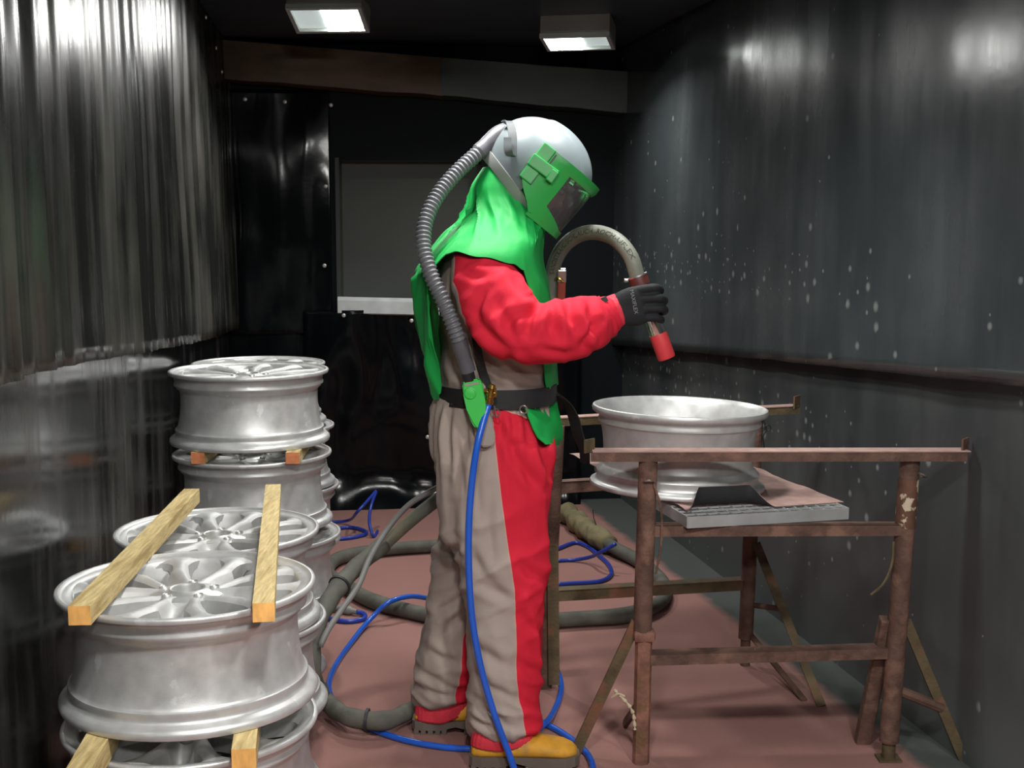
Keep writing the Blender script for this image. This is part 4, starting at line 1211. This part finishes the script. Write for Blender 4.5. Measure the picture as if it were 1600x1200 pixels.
# hinge block and latch on each side
def pxf(px, py):
    q = P(px, py, YP) - HC; return q.dot(fF) / hs, q.dot(fU) / hs
for s in (-1, 1):
    def blk(name, f, u, lf, lu, ld, rot=0, bev=.002, dd=79, m='green_plastic'):
        bm = bmesh.new(); R_ = HM3 @ Matrix.Rotation(rad(rot), 3, 'Y')
        add_box(bm, hp(f, s * dd, u), (lf * hs, ld * hs, lu * hs), R_, bev); return obj(name, bm, m, hel, smooth=False)
    blk('hinge_plate', -14, 8, 22, 62, 10, 0, .003, 79)
    blk('latch', -4, 8, 46, 19, 16, -2, .003, 82)
    blk('latch_grip', 14, 6, 12, 19, 18, -2, .003, 83)
    blk('hinge_gap', 0, 26, 2.2, 17, 3.0, 0, 0, 82.6, 'black'); blk('hinge_gap', -4, -14, 2.2, 17, 3.0, 0, 0, 82.4, 'black')

# --- breathing tube
bt0 = catmull([P(800, 212, YP - .01), P(785, 212, YP - .025), P(768, 222, YP - .04), P(748, 238, YP - .06)], .006)
bm = bmesh.new(); sweep(bm, bt0, lambda s, i: .033 - .0110 * min(1, (s / .085) ** 1.4), 20)
tb = obj('tube_elbow', bm, 'tube_dark', hel)
bpts = [P(749, 237, YP - .06), P(715, 268, YP - .10), P(684, 305, YP - .14), P(665, 345, YP - .175), P(662, 385, YP - .205), P(672, 425, YP - .23), P(690, 465, YP - .245), P(706, 503, YP - .25), P(718, 535, YP - .245)]
bp = catmull(bpts, .0018)
bm = bmesh.new(); sweep(bm, bp, lambda s, i: .0180 + .0022 * math.sin(2 * math.pi * s / .0118), 18)
obj('breathing_tube', bm, 'tube_grey', man, sharp=0, label='corrugated grey breathing tube')
bp2 = catmull([P(717, 532, YP - .245), P(724, 555, YP - .235), P(731, 580, YP - .225)], .006)
bm = bmesh.new(); sweep(bm, bp2, lambda s, i: .0195 + .001 * math.sin(s * 90), 18); obj('tube_sleeve', bm, 'tube_dark', man)
bp3 = catmull([P(729, 576, YP - .228), P(733, 594, YP - .222)], .004)
bm = bmesh.new(); sweep(bm, bp3, .0165, 18); obj('tube_coupling', bm, 'black', man)
# strap clip hanging from the helmet at the tube's foot
def ribbon(bm, pts, wdir, w, t, step=.006):
    path = catmull(pts, step); rings = []
    for i, p in enumerate(path):
        tt = (path[min(i + 1, len(path) - 1)] - path[max(i - 1, 0)]).normalized()
        wd = wdir(i / (len(path) - 1)) if callable(wdir) else Vector(wdir)
        wd = (wd - tt * wd.dot(tt)).normalized(); nn = tt.cross(wd)
        rings.append([p + wd * w / 2 + nn * t / 2, p - wd * w / 2 + nn * t / 2, p - wd * w / 2 - nn * t / 2, p + wd * w / 2 - nn * t / 2])
    loft(bm, rings)
yc = YP - .085
bm = bmesh.new(); ribbon(bm, [P(788, 192, YP - .05), P(795, 190, YP - .065), P(800, 206, YP - .09), P(801, 226, YP - .108), P(799, 243, YP - .118), P(794, 236, YP - .124), P(793, 215, YP - .112)], (1, 0, -.15), .020, .004)
obj('tube_clip', bm, 'clip_dark', hel)

# --- green cape: hood, shoulders, back and front flaps
CR = [(262, 795, 40, .085), (290, 785, 48, .095), (312, 782, 50, .105), (338, 784, 62, .135), (360, 776, 75, .185), (380, 766, 84, .235), (400, 757, 92, .262), (430, 750, 102, .262), (470, 755, 104, .245),
      (520, 761, 104, .225), (570, 768, 100, .205), (620, 776, 94, .195), (660, 780, 96, .195)]
def hem(phi):
    a = abs(phi)
    return sinterp(a, [(0, 600), (34, 600), (44, 470), (52, 418), (65, 408), (90, 398), (115, 390), (124, 394), (133, 430), (140, 560), (146, 606), (154, 618), (180, 612)])
def cape_pt(phi, py):
    c, rx, ry = (cinterp(py, CR, k) for k in (1, 2, 3))
    ca, sa = math.cos(rad(phi)), math.sin(rad(phi))
    ex = 2.25
    q = P(c, py, YP); sc_ = (q - Vector((0, 0, CAMH))).length / FPX
    p = q + Vector((rx * sc_ * math.copysign(abs(ca) ** (2 / ex), ca), -ry * math.copysign(abs(sa) ** (2 / ex), sa), 0))
    return p
bm = bmesh.new()
NPH, NR_ = 180, 54
V = []
for i in range(NPH):
    phi = -180 + 360 * i / NPH; h_ = hem(phi); line = []
    for j in range(NR_ + 1):
        py = 262 + (h_ - 262) * j / NR_
        p = cape_pt(phi, py)
        rd_ = Vector((math.cos(rad(phi)), -math.sin(rad(phi)), 0))
        k = min(1, max(0, (py - 285) / 50))
        g = 0.009 * (ridge(Vector((phi / 30, py / 110, 3))) - .4) + 0.005 * N3(Vector((phi / 14, py / 90, 8)))
        if py < 380: g += .016 * (ridge(Vector((phi / 22 + py / 45, py / 190, 1))) - .45) * min(1, (380 - py) / 30)
        if py > 430 and abs(phi) > 120: g += 0.022 * N3(Vector((phi / 13, py / 90, 15)))
        if abs(h_ - py) < 26 and h_ < 460: g += .008 * (1 - (h_ - py) / 26)
        p = p + rd_ * g * k
        line.append(bm.verts.new(p))
    V.append(line)
for i in range(NPH):
    for j in range(NR_):
        a_, b_ = V[i], V[(i + 1) % NPH]
        bm.faces.new((a_[j], b_[j], b_[j + 1], a_[j + 1]))
thicken(bm, 0.0022)
cape = obj('cape', bm, 'cape', man, sharp=60, label='green hooded cape')
bm = bmesh.new(); sweep(bm, [V_ for V_ in [cape_pt(-180 + 360 * i / NPH, hem(-180 + 360 * i / NPH)) for i in range(NPH)]], .0022, 6)
bm.free()
# front tail of the cape under the belt
TL = [(622, 816, 868), (640, 820, 871), (655, 826, 875), (670, 832, 878), (685, 840, 878), (694, 852, 872)]
bm = bmesh.new()
def tail(u, v):
    py = 622 + 73 * v; L_, R_ = interp(py, TL, 1), interp(py, TL, 2)
    px = L_ + (R_ - L_) * u
    Y = YP - .150 + .16 * u ** 1.3 - .015 * math.sin(v * 3) + .010 * N3(Vector((u * 4, v * 3, 2)))
    return P(px, py, Y)
grid_sheet(bm, tail, 18, 20); thicken(bm, .003)
obj('cape_tail', bm, 'cape', man, sharp=60, label='green cape end hanging below the belt')

# --- belt with a hanging strap end
def belt_ring(py, grow):
    c, hw, hd = 776, 87, .168
    q = P(c, py, YP); sc_ = (q - Vector((0, 0, CAMH))).length / FPX
    return [q + Vector(((hw * sc_ + grow) * math.copysign(abs(math.cos(a)) ** (2 / 2.3), math.cos(a)), (hd + grow) * math.copysign(abs(math.sin(a)) ** (2 / 2.3), math.sin(a)), 0)) for a in [2 * math.pi * k / 64 for k in range(64)]]
bm = bmesh.new()
r0 = belt_ring(597, .012); r1 = belt_ring(625, .012); r2 = belt_ring(625, .006); r3 = belt_ring(597, .006)
vr = [[bm.verts.new(p) for p in r] for r in (r0, r1, r2, r3)]
for k in range(64):
    for i in range(4):
        a_, b_ = vr[i], vr[(i + 1) % 4]; bm.faces.new((a_[k], a_[(k + 1) % 64], b_[(k + 1) % 64], b_[k]))
obj('belt', bm, 'belt', man, sharp=40)
bm = bmesh.new()
ribbon(bm, [P(852, 612, YP - .07), P(868, 612, YP - .02), P(884, 628, YP + .0), P(896, 652, YP + .01), P(904, 682, YP + .01), P(913, 704, YP + .01), P(914, 724, YP + .01)],
       lambda f: Vector((-.75 + .3 * f, .35 + .3 * f, .75 - .9 * f)), .040, .003, .008)
obj('belt_strap_end', bm, 'belt', man, sharp=40)
bm = bmesh.new()
ribbon(bm, [P(742, 520, YP - .205), P(748, 555, YP - .203), P(756, 585, YP - .19), P(764, 606, YP - .185)], (1, 0, .1), .020, .003, .008)
obj('harness_strap', bm, 'belt', man, sharp=40)

# --- regulator on the belt
def plate(bm, outline, Yf, th, n=1):
    f = [P(x, y, Yf) for x, y in outline]; b_ = [p + Vector((0, th, 0)) for p in f]
    vf = [bm.verts.new(p) for p in f]; vb = [bm.verts.new(p) for p in b_]
    bm.faces.new(vf); bm.faces.new(vb[::-1])
    m = len(f)
    for k in range(m): bm.faces.new((vf[k], vb[k], vb[(k + 1) % m], vf[(k + 1) % m]))
bm = bmesh.new(); plate(bm, [(732, 598), (750, 594), (760, 606), (764, 640), (774, 680), (773, 692), (766, 699), (752, 699), (744, 690), (735, 640)], YP - .205, .03)
bmesh.ops.bevel(bm, geom=[e for e in bm.edges], offset=.004, segments=2, affect='EDGES')
obj('regulator_pad', bm, 'pad_grey', man, sharp=40)
bm = bmesh.new(); plate(bm, [(722, 600), (727, 595), (748, 592), (753, 598), (758, 625), (762, 650), (760, 664), (752, 671), (743, 670), (736, 660), (729, 640), (724, 618)], YP - .238, .036)
bmesh.ops.bevel(bm, geom=[e for e in bm.edges], offset=.0045, segments=3, affect='EDGES')
rg = obj('regulator', bm, 'regulator', man, sharp=40, label='green air regulator')
bm = bmesh.new(); M = Matrix.Translation(P(735, 614, YP - .238)) @ Matrix.Rotation(rad(90), 4, 'X')
lathe(bm, [(.0155, -.002), (.0155, .002), (.0145, .004), (.0125, .0045), (.0115, .003), (.002, .0045)], 24, M); obj('dial', bm, 'regulator', rg)
bm = bmesh.new(); plate(bm, [(725, 601), (747, 597), (749, 600), (726, 604)], YP - .2395, .003); obj('label_strip', bm, 'pad_grey', rg, smooth=False)
# brass coupling
bc = P(766, 616, YP - .222)
bm = bmesh.new()
ax = (P(763, 632, YP - .222) - P(769, 603, YP - .222)).normalized(); u_, v_ = frame_of(ax)
M = Matrix.Translation(P(769, 604, YP - .222)) @ Matrix((u_, v_, ax)).transposed().to_4x4()
lathe(bm, [(.004, -.006), (.009, -.004), (.010, .004), (.0065, .006), (.0065, .012), (.012, .014), (.0125, .024), (.010, .027), (.010, .033), (.0125, .035), (.0125, .043), (.008, .046), (.008, .054)], 16, M)
add_box(bm, bc + Vector((-.012, 0, .010)), (.012, .010, .008)); add_box(bm, bc + Vector((.013, 0, .004)), (.006, .008, .022))
bo = obj('brass_coupling', bm, 'brass', man, sharp=30)
bm = bmesh.new(); ring_at(bm, P(775, 645, YP - .215), .010, .0018, Vector((.5, 1, 0)))
sweep(bm, catmull([P(772, 634, YP - .215), P(775, 650, YP - .215)], .005), .002, 6); obj('split_ring', bm, 'steel', bo)
bm = bmesh.new(); ring_at(bm, P(818, 640, YP - .186), .010, .002, Vector((.3, 1, .2))); obj('hook', bm, 'steel', man)

# --- sleeve cuff, gloves
YH = YP - .180
bm = bmesh.new()
limb(bm, [(938, 494, YP - .195, 29, .044), (944, 492, YP - .192, 27, .043), (956, 488, YP - .186, 25.5, .041), (966, 484, YP - .182, 25.5, .040), (969, 483, YP - .182, 24, .038)], 2.2, 32)
for v in bm.verts:
    q = v.co - P(952, 489, YP - .19); a = math.atan2(q.y, q.z); v.co += Vector((0, q.y, q.z)).normalized() * .0012 * math.sin(a * 24)
obj('cuff', bm, 'cuff', man, sharp=0)
bm = bmesh.new(); plate(bm, [(938, 466), (947, 463), (951, 470), (942, 474)], YP - .2385, .012); obj('cuff_patch', bm, 'black', man, smooth=False)
nz_a, nz_b = P(996, 433, YH + .022), P(1042, 560, YH + .022)          # nozzle axis
nzd = (nz_b - nz_a).normalized()
def hand_mesh(bm, C0, knuck, wr, palm_w, mirror=False):
    pass
bm = bmesh.new()
# palm: wrist to knuckles, flat across the nozzle
limb(bm, [(958, 489, YH - .002, 22, .030), (968, 485, YH - .004, 26, .026), (980, 481, YH - .008, 29, .022), (994, 478, YH - .012, 31, .019), (1004, 476, YH - .012, 29, .015)], 2.6, 28)
FING = [  # knuckle, middle joint, end joint, tip (px, py, dY), radius
    [(1000, 453, -.014), (1024, 450, -.012), (1031, 455, .022), (1018, 461, .048), .0118],
    [(1004, 467, -.017), (1031, 466, -.014), (1037, 471, .022), (1022, 476, .050), .0120],
    [(1006, 482, -.016), (1032, 482, -.013), (1038, 486, .022), (1024, 491, .049), .0115],
    [(1005, 496, -.013), (1027, 497, -.011), (1033, 501, .018), (1022, 505, .042), .0105]]
for a_, b_, c_, d_, r_ in FING:
    path = catmull([P(a_[0] - 14, a_[1] + (476 - a_[1]) * .15, YH + a_[2] + .004), P(a_[0], a_[1], YH + a_[2]), P(b_[0], b_[1], YH + b_[2]), P(c_[0], c_[1], YH + c_[2]), P(d_[0], d_[1], YH + d_[2])], .004)
    n_ = len(path)
    sweep(bm, path, lambda s, i: r_ * (1.06 - .22 * i / n_) * (1 if i < n_ - 2 else .75), 12)
path = catmull([P(972, 468, YH + .012), P(986, 458, YH + .034), P(1004, 456, YH + .050), P(1018, 468, YH + .052)], .004)   # thumb round the far side
sweep(bm, path, lambda s, i: .0135 * (1 - .2 * i / len(path)), 12)
gm = remeshed(bm, 0.0026, 3, .5)
go = mesh_obj('glove', gm, 'glove', man, 'black work glove gripping the nozzle')
# lettering down the back of the glove
def flat_text(s, size, o_, ex_, ey_, name, m, parent):
    vs, fs = text_verts(s, size)
    w = max(v.x for v in vs)
    bm = bmesh.new(); bv = [bm.verts.new(o_ + ex_ * (v.x) + ey_ * v.y) for v in vs]
    for f in fs:
        try: bm.faces.new([bv[i] for i in f])
        except ValueError: pass
    return obj(name, bm, m, parent, smooth=False)
tdir = (P(994, 498, YH) - P(985, 454, YH)).normalized()
flat_text('MAXIFLEX', .0135, P(984, 453, YH - .0335), tdir, Vector((-tdir.z, 0, tdir.x)), 'glove_lettering', 'glove_text', go)
# left glove on the hose behind the body
bm = bmesh.new()
LY = YP + .228
limb(bm, [(840, 537, LY, 22, .030), (850, 530, LY - .01, 25, .024), (862, 522, LY - .02, 26, .020), (870, 517, LY - .025, 22, .016)], 2.5, 24)
for k, (yy, r_) in enumerate(((500, .0115), (512, .0118), (524, .0115), (535, .0105))):
    path = catmull([P(862, yy + 2, LY - .01), P(876, yy - 2, LY - .018), P(884, yy, LY - .05), P(874, yy + 3, LY - .075)], .004)
    sweep(bm, path, lambda s, i: r_ * (1 - .2 * i / len(path)), 10)
path = catmull([P(850, 515, LY - .02), P(852, 500, LY - .045), P(862, 494, LY - .06)], .004); sweep(bm, path, .012, 10)
mesh_obj('glove', remeshed(bm, .003, 3, .5), 'glove', man)

# --- boots
def boot(yc_, xh, label):
    # stations along the foot from heel (x=0) to toe: x, half width, z bottom, z top
    st = [(-.006, .020, .034, .056), (0.0, .030, .032, .064), (.02, .037, .031, .069), (.05, .039, .031, .072), (.09, .040, .031, .078), (.125, .043, .031, .086), (.16, .047, .031, .083), (.20, .050, .031, .075), (.235, .047, .031, .068), (.258, .037, .032, .060), (.270, .022, .034, .050)]
    bm = bmesh.new(); rings = []
    for x, hw, z0, z1 in st:
        ring = []
        for k in range(24):
            a = 2 * math.pi * k / 24; ca, sa = math.cos(a), math.sin(a)
            zz = (z0 + z1) / 2 + (z1 - z0) / 2 * math.copysign(abs(sa) ** .75, sa)
            ww = hw * math.copysign(abs(ca) ** .7, ca) * (1 - .18 * max(0, sa))
            ring.append(Vector((xh + x, yc_ + ww, zz)))
        rings.append(ring)
    loft(bm, rings)
    bmesh.ops.recalc_face_normals(bm, faces=bm.faces[:])
    for v in bm.verts:
        v.co += v.normal * .0025 * (ridge(Vector((v.co.x * 14, v.co.y * 10, v.co.z * 18))) - .4)
    b_ = obj('boot', bm, 'boot', man, sharp=0, label=label)
    so = [(-.012, .022), (-.004, .034), (.02, .041), (.07, .041), (.11, .040), (.16, .047), (.20, .051), (.24, .047), (.264, .036), (.276, .018)]
    bm = bmesh.new()
    ou = [(x, w) for x, w in so] + [(x, -w) for x, w in so[::-1]]
    t_ = [bm.verts.new((xh + x, yc_ + w, .038)) for x, w in ou]; l_ = [bm.verts.new((xh + x, yc_ + w, .012 if not .085 < x < .13 else .022)) for x, w in ou]
    bm.faces.new(t_); bm.faces.new(l_[::-1])
    for k in range(len(ou)): bm.faces.new((t_[k], l_[k], l_[(k + 1) % len(ou)], t_[(k + 1) % len(ou)]))
    sl = obj('sole', bm, 'boot_sole', b_, smooth=False)
    for x0 in (-.004, .016, .036, .056, .074, .138, .160, .182, .204, .226, .246):
        w = interp(x0 + .006, so)
        for s in (-1, 1):
            bm = bmesh.new(); add_box(bm, (xh + x0 + .006, yc_ + s * w * .55, .0075), (.0135, w * .9, .015), Matrix.Rotation(rad(8 * s), 3, 'Z')); obj('tread_lug', bm, 'boot_sole', sl, smooth=False)
    return b_
xn = P(740, 1190, YP - .19).x; xf = P(650, 1140, YP + .05).x
boot(YP - .150, xn, 'yellow leather boot, nearer'); boot(YP + .095, xf, 'yellow leather boot, farther')
for (c, yc_, py0, py1, hw) in ((786, YP - .146, 1137, 1163, 48), (692, YP + .096, 1080, 1121, 42)):
    bm = bmesh.new()
    limb(bm, [(c, py0, yc_, hw - 6, .044), (c - 1, (py0 + py1) / 2, yc_, hw - 2, .050), (c - 2, py1, yc_, hw - 1, .049)], 2.8, 96, 6)
    for v in bm.verts:
        q = v.co - P(c, py0, yc_); a = math.atan2(q.y, q.x); v.co += Vector((q.x, q.y, 0)).normalized() * .0009 * math.sin(a * 40) + Vector((0, 0, max(0, q.x) * .42 * max(0, min(1, -q.z / .07))))
    obj('ankle_cuff', bm, 'cuff', man, sharp=0)

# ================================================================== HOSES
# ---- the blast hose with its nozzle
bh = new_root('blast_hose', 'thick grey blasting hose arching from the worker\'s hand, with red-tipped nozzle', 'hose', G(500, 1090))
hp_ = [nz_a + nzd * .03, nz_a, P(986, 402, YH + .032), P(966, 377, YH + .06), P(938, 364, YH + .11), P(908, 366, YH + .17), P(882, 384, YH + .235), P(866, 414, YH + .295), P(861, 455, YP + .155), P(862, 510, YP + .172),
       P(852, 580, YP + .245), P(825, 650, YP + .285), P(770, 715, YP + .31), P(700, 768, YP + .325), P(640, 815, YP + .33), P(585, 865, YP + .30)]
pA = catmull(hp_, .012)
hr = .0195
bm = bmesh.new(); sweep(bm, pA, hr, 20)
obj('hose', bm, 'blast_hose', bh, sharp=0)
# the frayed protective sleeve over the lower run
pts = [P(600, 850, YP + .31), P(548, 895, YP + .22), P(508, 950, YP + .08), P(488, 1010, 3.36), P(488, 1050, 3.30), G(506, 1092, .052), G(545, 1120, .052), G(600, 1126, .046), G(645, 1108, .036), G(720, 1070, .032), G(800, 1030, .032)]
pB = catmull(pts, .012)
bm = bmesh.new()
sweep(bm, pB, lambda s, i: .0255 + .005 * N3(Vector((s * 7, 2, 0))) + .0015 * math.sin(s * 70), 18)
obj('sleeve', bm, 'hose_sleeve', bh, sharp=0, label='worn grey fabric sleeve')
pts = [P(690, 758, YP + .30), P(640, 788, YP + .29), P(606, 826, YP + .27), P(578, 872, YP + .20), P(560, 915, YP + .12), P(536, 950, YP + .05), P(512, 985, YP - .02), P(500, 1010, 3.33)]
bm = bmesh.new(); sweep(bm, catmull(pts, .012), .0085, 12); obj('control_line', bm, 'grey_line', bh, sharp=0)
for f_ in (.12, .42, .60):
    c = pB[int(len(pB) * f_)]; t_ = (pB[int(len(pB) * f_) + 1] - c).normalized()
    bm = bmesh.new(); sweep(bm, [c - t_ * .004, c, c + t_ * .004], .033, 18); obj('tie_band', bm, 'mat_rubber', bh)
# embossed lettering along the arch
pT = catmull(hp_[1:9], .002)
vs, fs = text_verts('SANDSTRAHL-SCHLAUCH  ROCH-UFLEX', .022)
wtx = max(v.x for v in vs); T_, F_ = frames(pT[::-1]); pr_ = pT[::-1]
arc = .40; s0_ = len(pr_) * .002 - .045 - arc
bm = bmesh.new(); bv = []
view = Vector((0, -1, 0))
for v in vs:
    s_ = s0_ + v.x / wtx * arc; i = max(0, min(len(pr_) - 2, int(s_ / .002))); fr_ = s_ / .002 - i
    c = pr_[i].lerp(pr_[i + 1], fr_); t_ = T_[i]
    n_ = (view - t_ * view.dot(t_)).normalized(); side = t_.cross(n_)
    if side.z < 0: side = -side
    a_ = (v.y - .004) * .8 / hr
    bv.append(bm.verts.new(c + (n_ * math.cos(a_) + side * math.sin(a_)) * (hr + .0006)))
for f in fs:
    try: bm.faces.new([bv[i] for i in f])
    except ValueError: pass
obj('lettering', bm, 'hose_text', bh, smooth=False)
# nozzle
def along(s): return nz_a + nzd * s
u_, v_ = frame_of(nzd); NM = Matrix.Translation(nz_a) @ Matrix((u_, v_, nzd)).transposed().to_4x4()
Ln = (nz_b - nz_a).length
bm = bmesh.new(); lathe(bm, [(.0195, -.004), (.0245, -.003), (.0255, .004), (.0245, .022), (.019, .026), (.019, .10)], 28, NM); obj('hose_collar', bm, 'rubber_brown', bh)
bm = bmesh.new(); lathe(bm, [(.0265, -.0045), (.0265, -.001), (.0235, -.001), (.0235, -.0045)], 28, NM, closed=True); obj('clamp_ring', bm, 'steel', bh)
bm = bmesh.new(); add_box(bm, nz_a + nzd * .004 + Vector((-.030, -.008, -.004)), (.012, .010, .010), None, .002); obj('clamp_bolt', bm, 'steel', bh)
bm = bmesh.new(); lathe(bm, [(.018, .06), (.0215, .10), (.0215, .155), (.020, .158)], 28, NM); obj('nozzle_body', bm, 'chrome', bh)
bm = bmesh.new(); lathe(bm, [(.0225, .152), (.0228, .156), (.0228, Ln - .004), (.021, Ln), (.010, Ln), (.009, Ln - .02)], 28, NM); obj('nozzle_tip', bm, 'red_tip', bh)
# dead-man lever clamped on the hose
lv = P(877, 450, YH + .12)
bm = bmesh.new(); add_bar(bm, P(878, 425, YP + .115), P(876, 490, YP + .14), .022, .020, Vector((0, 1, 0)), .003); lo_ = obj('lever', bm, 'lever_red', bh, smooth=False)
bm = bmesh.new(); add_bar(bm, P(878, 420, YP + .112), P(877.5, 440, YP + .121), .025, .024, Vector((0, 1, 0)), .003); obj('lever_bracket', bm, 'steel', lo_, smooth=False)
bm = bmesh.new(); sweep(bm, catmull([P(866, 438, YP + .125), P(872, 434, YP + .10), P(880, 440, YP + .10)], .004), .003, 8); obj('lever_spring', bm, 'brass', lo_)
# ---- hose coil round the worker's feet, with the wrapped joint by the wall
hc = new_root('hose_coil', 'dark hose looped on the floor round the worker, with a khaki wrapped joint', 'hose', G(780, 905))
z_ = .030
ring = [G(884, 800, .05), G(915, 826, .05), G(955, 853, .045), G(1000, 878, z_), G(1036, 912, z_), G(1030, 942, z_), G(985, 960, z_), G(900, 967, z_), G(800, 972, z_), G(700, 966, z_), G(640, 955, z_), G(580, 938, z_), G(540, 915, z_), G(512, 893, z_), G(530, 872, z_), G(590, 860, z_), G(680, 853, z_), G(770, 850, z_), G(840, 856, z_)]
pC = catmull(ring, .015)
bm = bmesh.new(); sweep(bm, pC, lambda s, i: .028 + .003 * N3(Vector((s * 5, 7, 0))), 16); obj('hose', bm, 'hose_sleeve', hc, sharp=0)
pw_ = catmull(ring[:4], .010)
bm = bmesh.new(); sweep(bm, pw_[:int(len(pw_) * .72)], lambda s, i: .045 + .010 * N3(Vector((s * 14, 3, 0))) + .006 * math.sin(s * 38), 22)
for v in bm.verts: v.co += Vector((N3(v.co * 22), N3(v.co * 22 + Vector((5, 0, 0))), N3(v.co * 22 + Vector((0, 9, 0))))) * .009
obj('wrapping', bm, 'khaki', hc, sharp=0, label='khaki cloth wrapping')
bm = bmesh.new(); tp = pw_[int(len(pw_) * .5)]; sweep(bm, [tp + Vector((.02, 0, .03)), tp + Vector((.005, 0, .07)), tp + Vector((0, 0, .11))], .0018, 5); obj('tie_wire', bm, 'black', hc)

# ---- blue air line from the belt
def hose(name, pts, r, m, label, step=.012, seg=12, origin=None, group=None):
    p = catmull(pts, step); bm = bmesh.new(); sweep(bm, p, r, seg)
    o = obj(name, bm, m, None, sharp=0, origin=origin or p[-1]); tag(o, label, 'hose', group); return o
r_ = .0088
hose('air_hose', [P(764, 630, YP - .222), P(757, 652, YP - .232), P(747, 690, YP - .248), P(739, 740, YP - .255), P(733, 810, YP - .25), P(733, 900, YP - .245), P(739, 975, YP - .24), P(752, 1045, YP - .235), P(772, 1115, YP - .23), P(796, 1180, YP - .225),
     P(806, 1208, YP - .23), G(826, 1238, r_), G(870, 1252, r_), G(908, 1238, r_), G(926, 1212, r_), G(919, 1180, r_), G(880, 1146, r_), G(838, 1122, r_), G(815, 1085, r_), G(805, 1045, r_), G(818, 1018, r_), G(842, 1016, r_), G(866, 1040, r_), G(877, 1072, r_), G(868, 1106, r_), G(845, 1136, r_ * 3), G(808, 1158, r_),
     G(770, 1169, r_), G(735, 1170, r_), G(690, 1167, r_), G(635, 1157, r_), G(585, 1141, r_), G(548, 1124, r_), G(526, 1104, r_), G(514, 1076, r_), G(520, 1048, r_), G(548, 1005, r_), G(582, 964, .03), G(606, 942, .075), G(640, 932, .078), G(672, 935, .05), G(720, 936, r_ )],
     r_, 'blue_hose', 'bright blue air hose running from the worker\'s belt down over the floor', origin=G(800, 1190))
hose('air_hose', [G(870, 858, r_), G(900, 848, r_), G(916, 853, r_), G(936, 868, r_), G(952, 884, r_), G(954, 899, r_), G(938, 908, r_), G(900, 911, r_), G(870, 913, r_)], r_, 'blue_hose_dark', 'blue hose loop on the floor behind the trestle, below the khaki wrapping', origin=G(960, 880))
hose('air_hose', [G(870, 876, r_), G(895, 875, r_), G(920, 871, .03), G(940, 862, .085), G(962, 850, .125)], r_ * .9, 'blue_hose_dark', 'short straight blue hose crossing the loop behind the trestle', origin=G(920, 870))
yb_ = 6.0
hose('air_hose', [G(490, 840, r_), G(520, 828, r_), G(545, 824, r_), G(566, 828, r_), G(572, 834, r_), G(550, 840, r_), G(520, 842, r_), G(495, 838, r_)], r_, 'blue_hose_dark', 'flat blue hose coil on the floor by the back wall', origin=G(540, 840))
hose('air_hose', [G(505, 816, r_), G(540, 814, r_ * 2), P(560, 798, 5.75), P(579, 777, 5.85), P(588, 767, 5.9), P(580, 790, 5.8), P(577, 815, 5.75), G(583, 838, r_), G(590, 830, r_)], r_ * .8, 'blue_hose_dark', 'blue hose end rising in a peak against the back wall', origin=G(578, 836))
# short blue line with a grey quick coupler by the wheels
qc = new_root('coupled_hose', 'short blue hose curl with a grey metal coupler beside the wheels', 'hose', G(540, 955))
bm = bmesh.new(); sweep(bm, catmull([G(556, 956, .014), G(568, 959, .011), G(568, 967, r_), G(545, 971, r_), G(520, 968, r_), G(497, 961, r_)], .01), r_, 12); obj('hose', bm, 'blue_hose_dark', qc, sharp=0)
a_, b_ = G(512, 948, .018), G(558, 956, .016); t_ = (b_ - a_).normalized(); u_, v_ = frame_of(t_)
bm = bmesh.new(); lathe(bm, [(.008, 0), (.014, .004), (.014, .035), (.010, .038), (.010, .05), (.016, .053), (.016, .10), (.011, .108), (.009, .128)], 18, Matrix.Translation(a_) @ Matrix((u_, v_, t_)).transposed().to_4x4()); obj('coupler', bm, 'grey_line', qc)
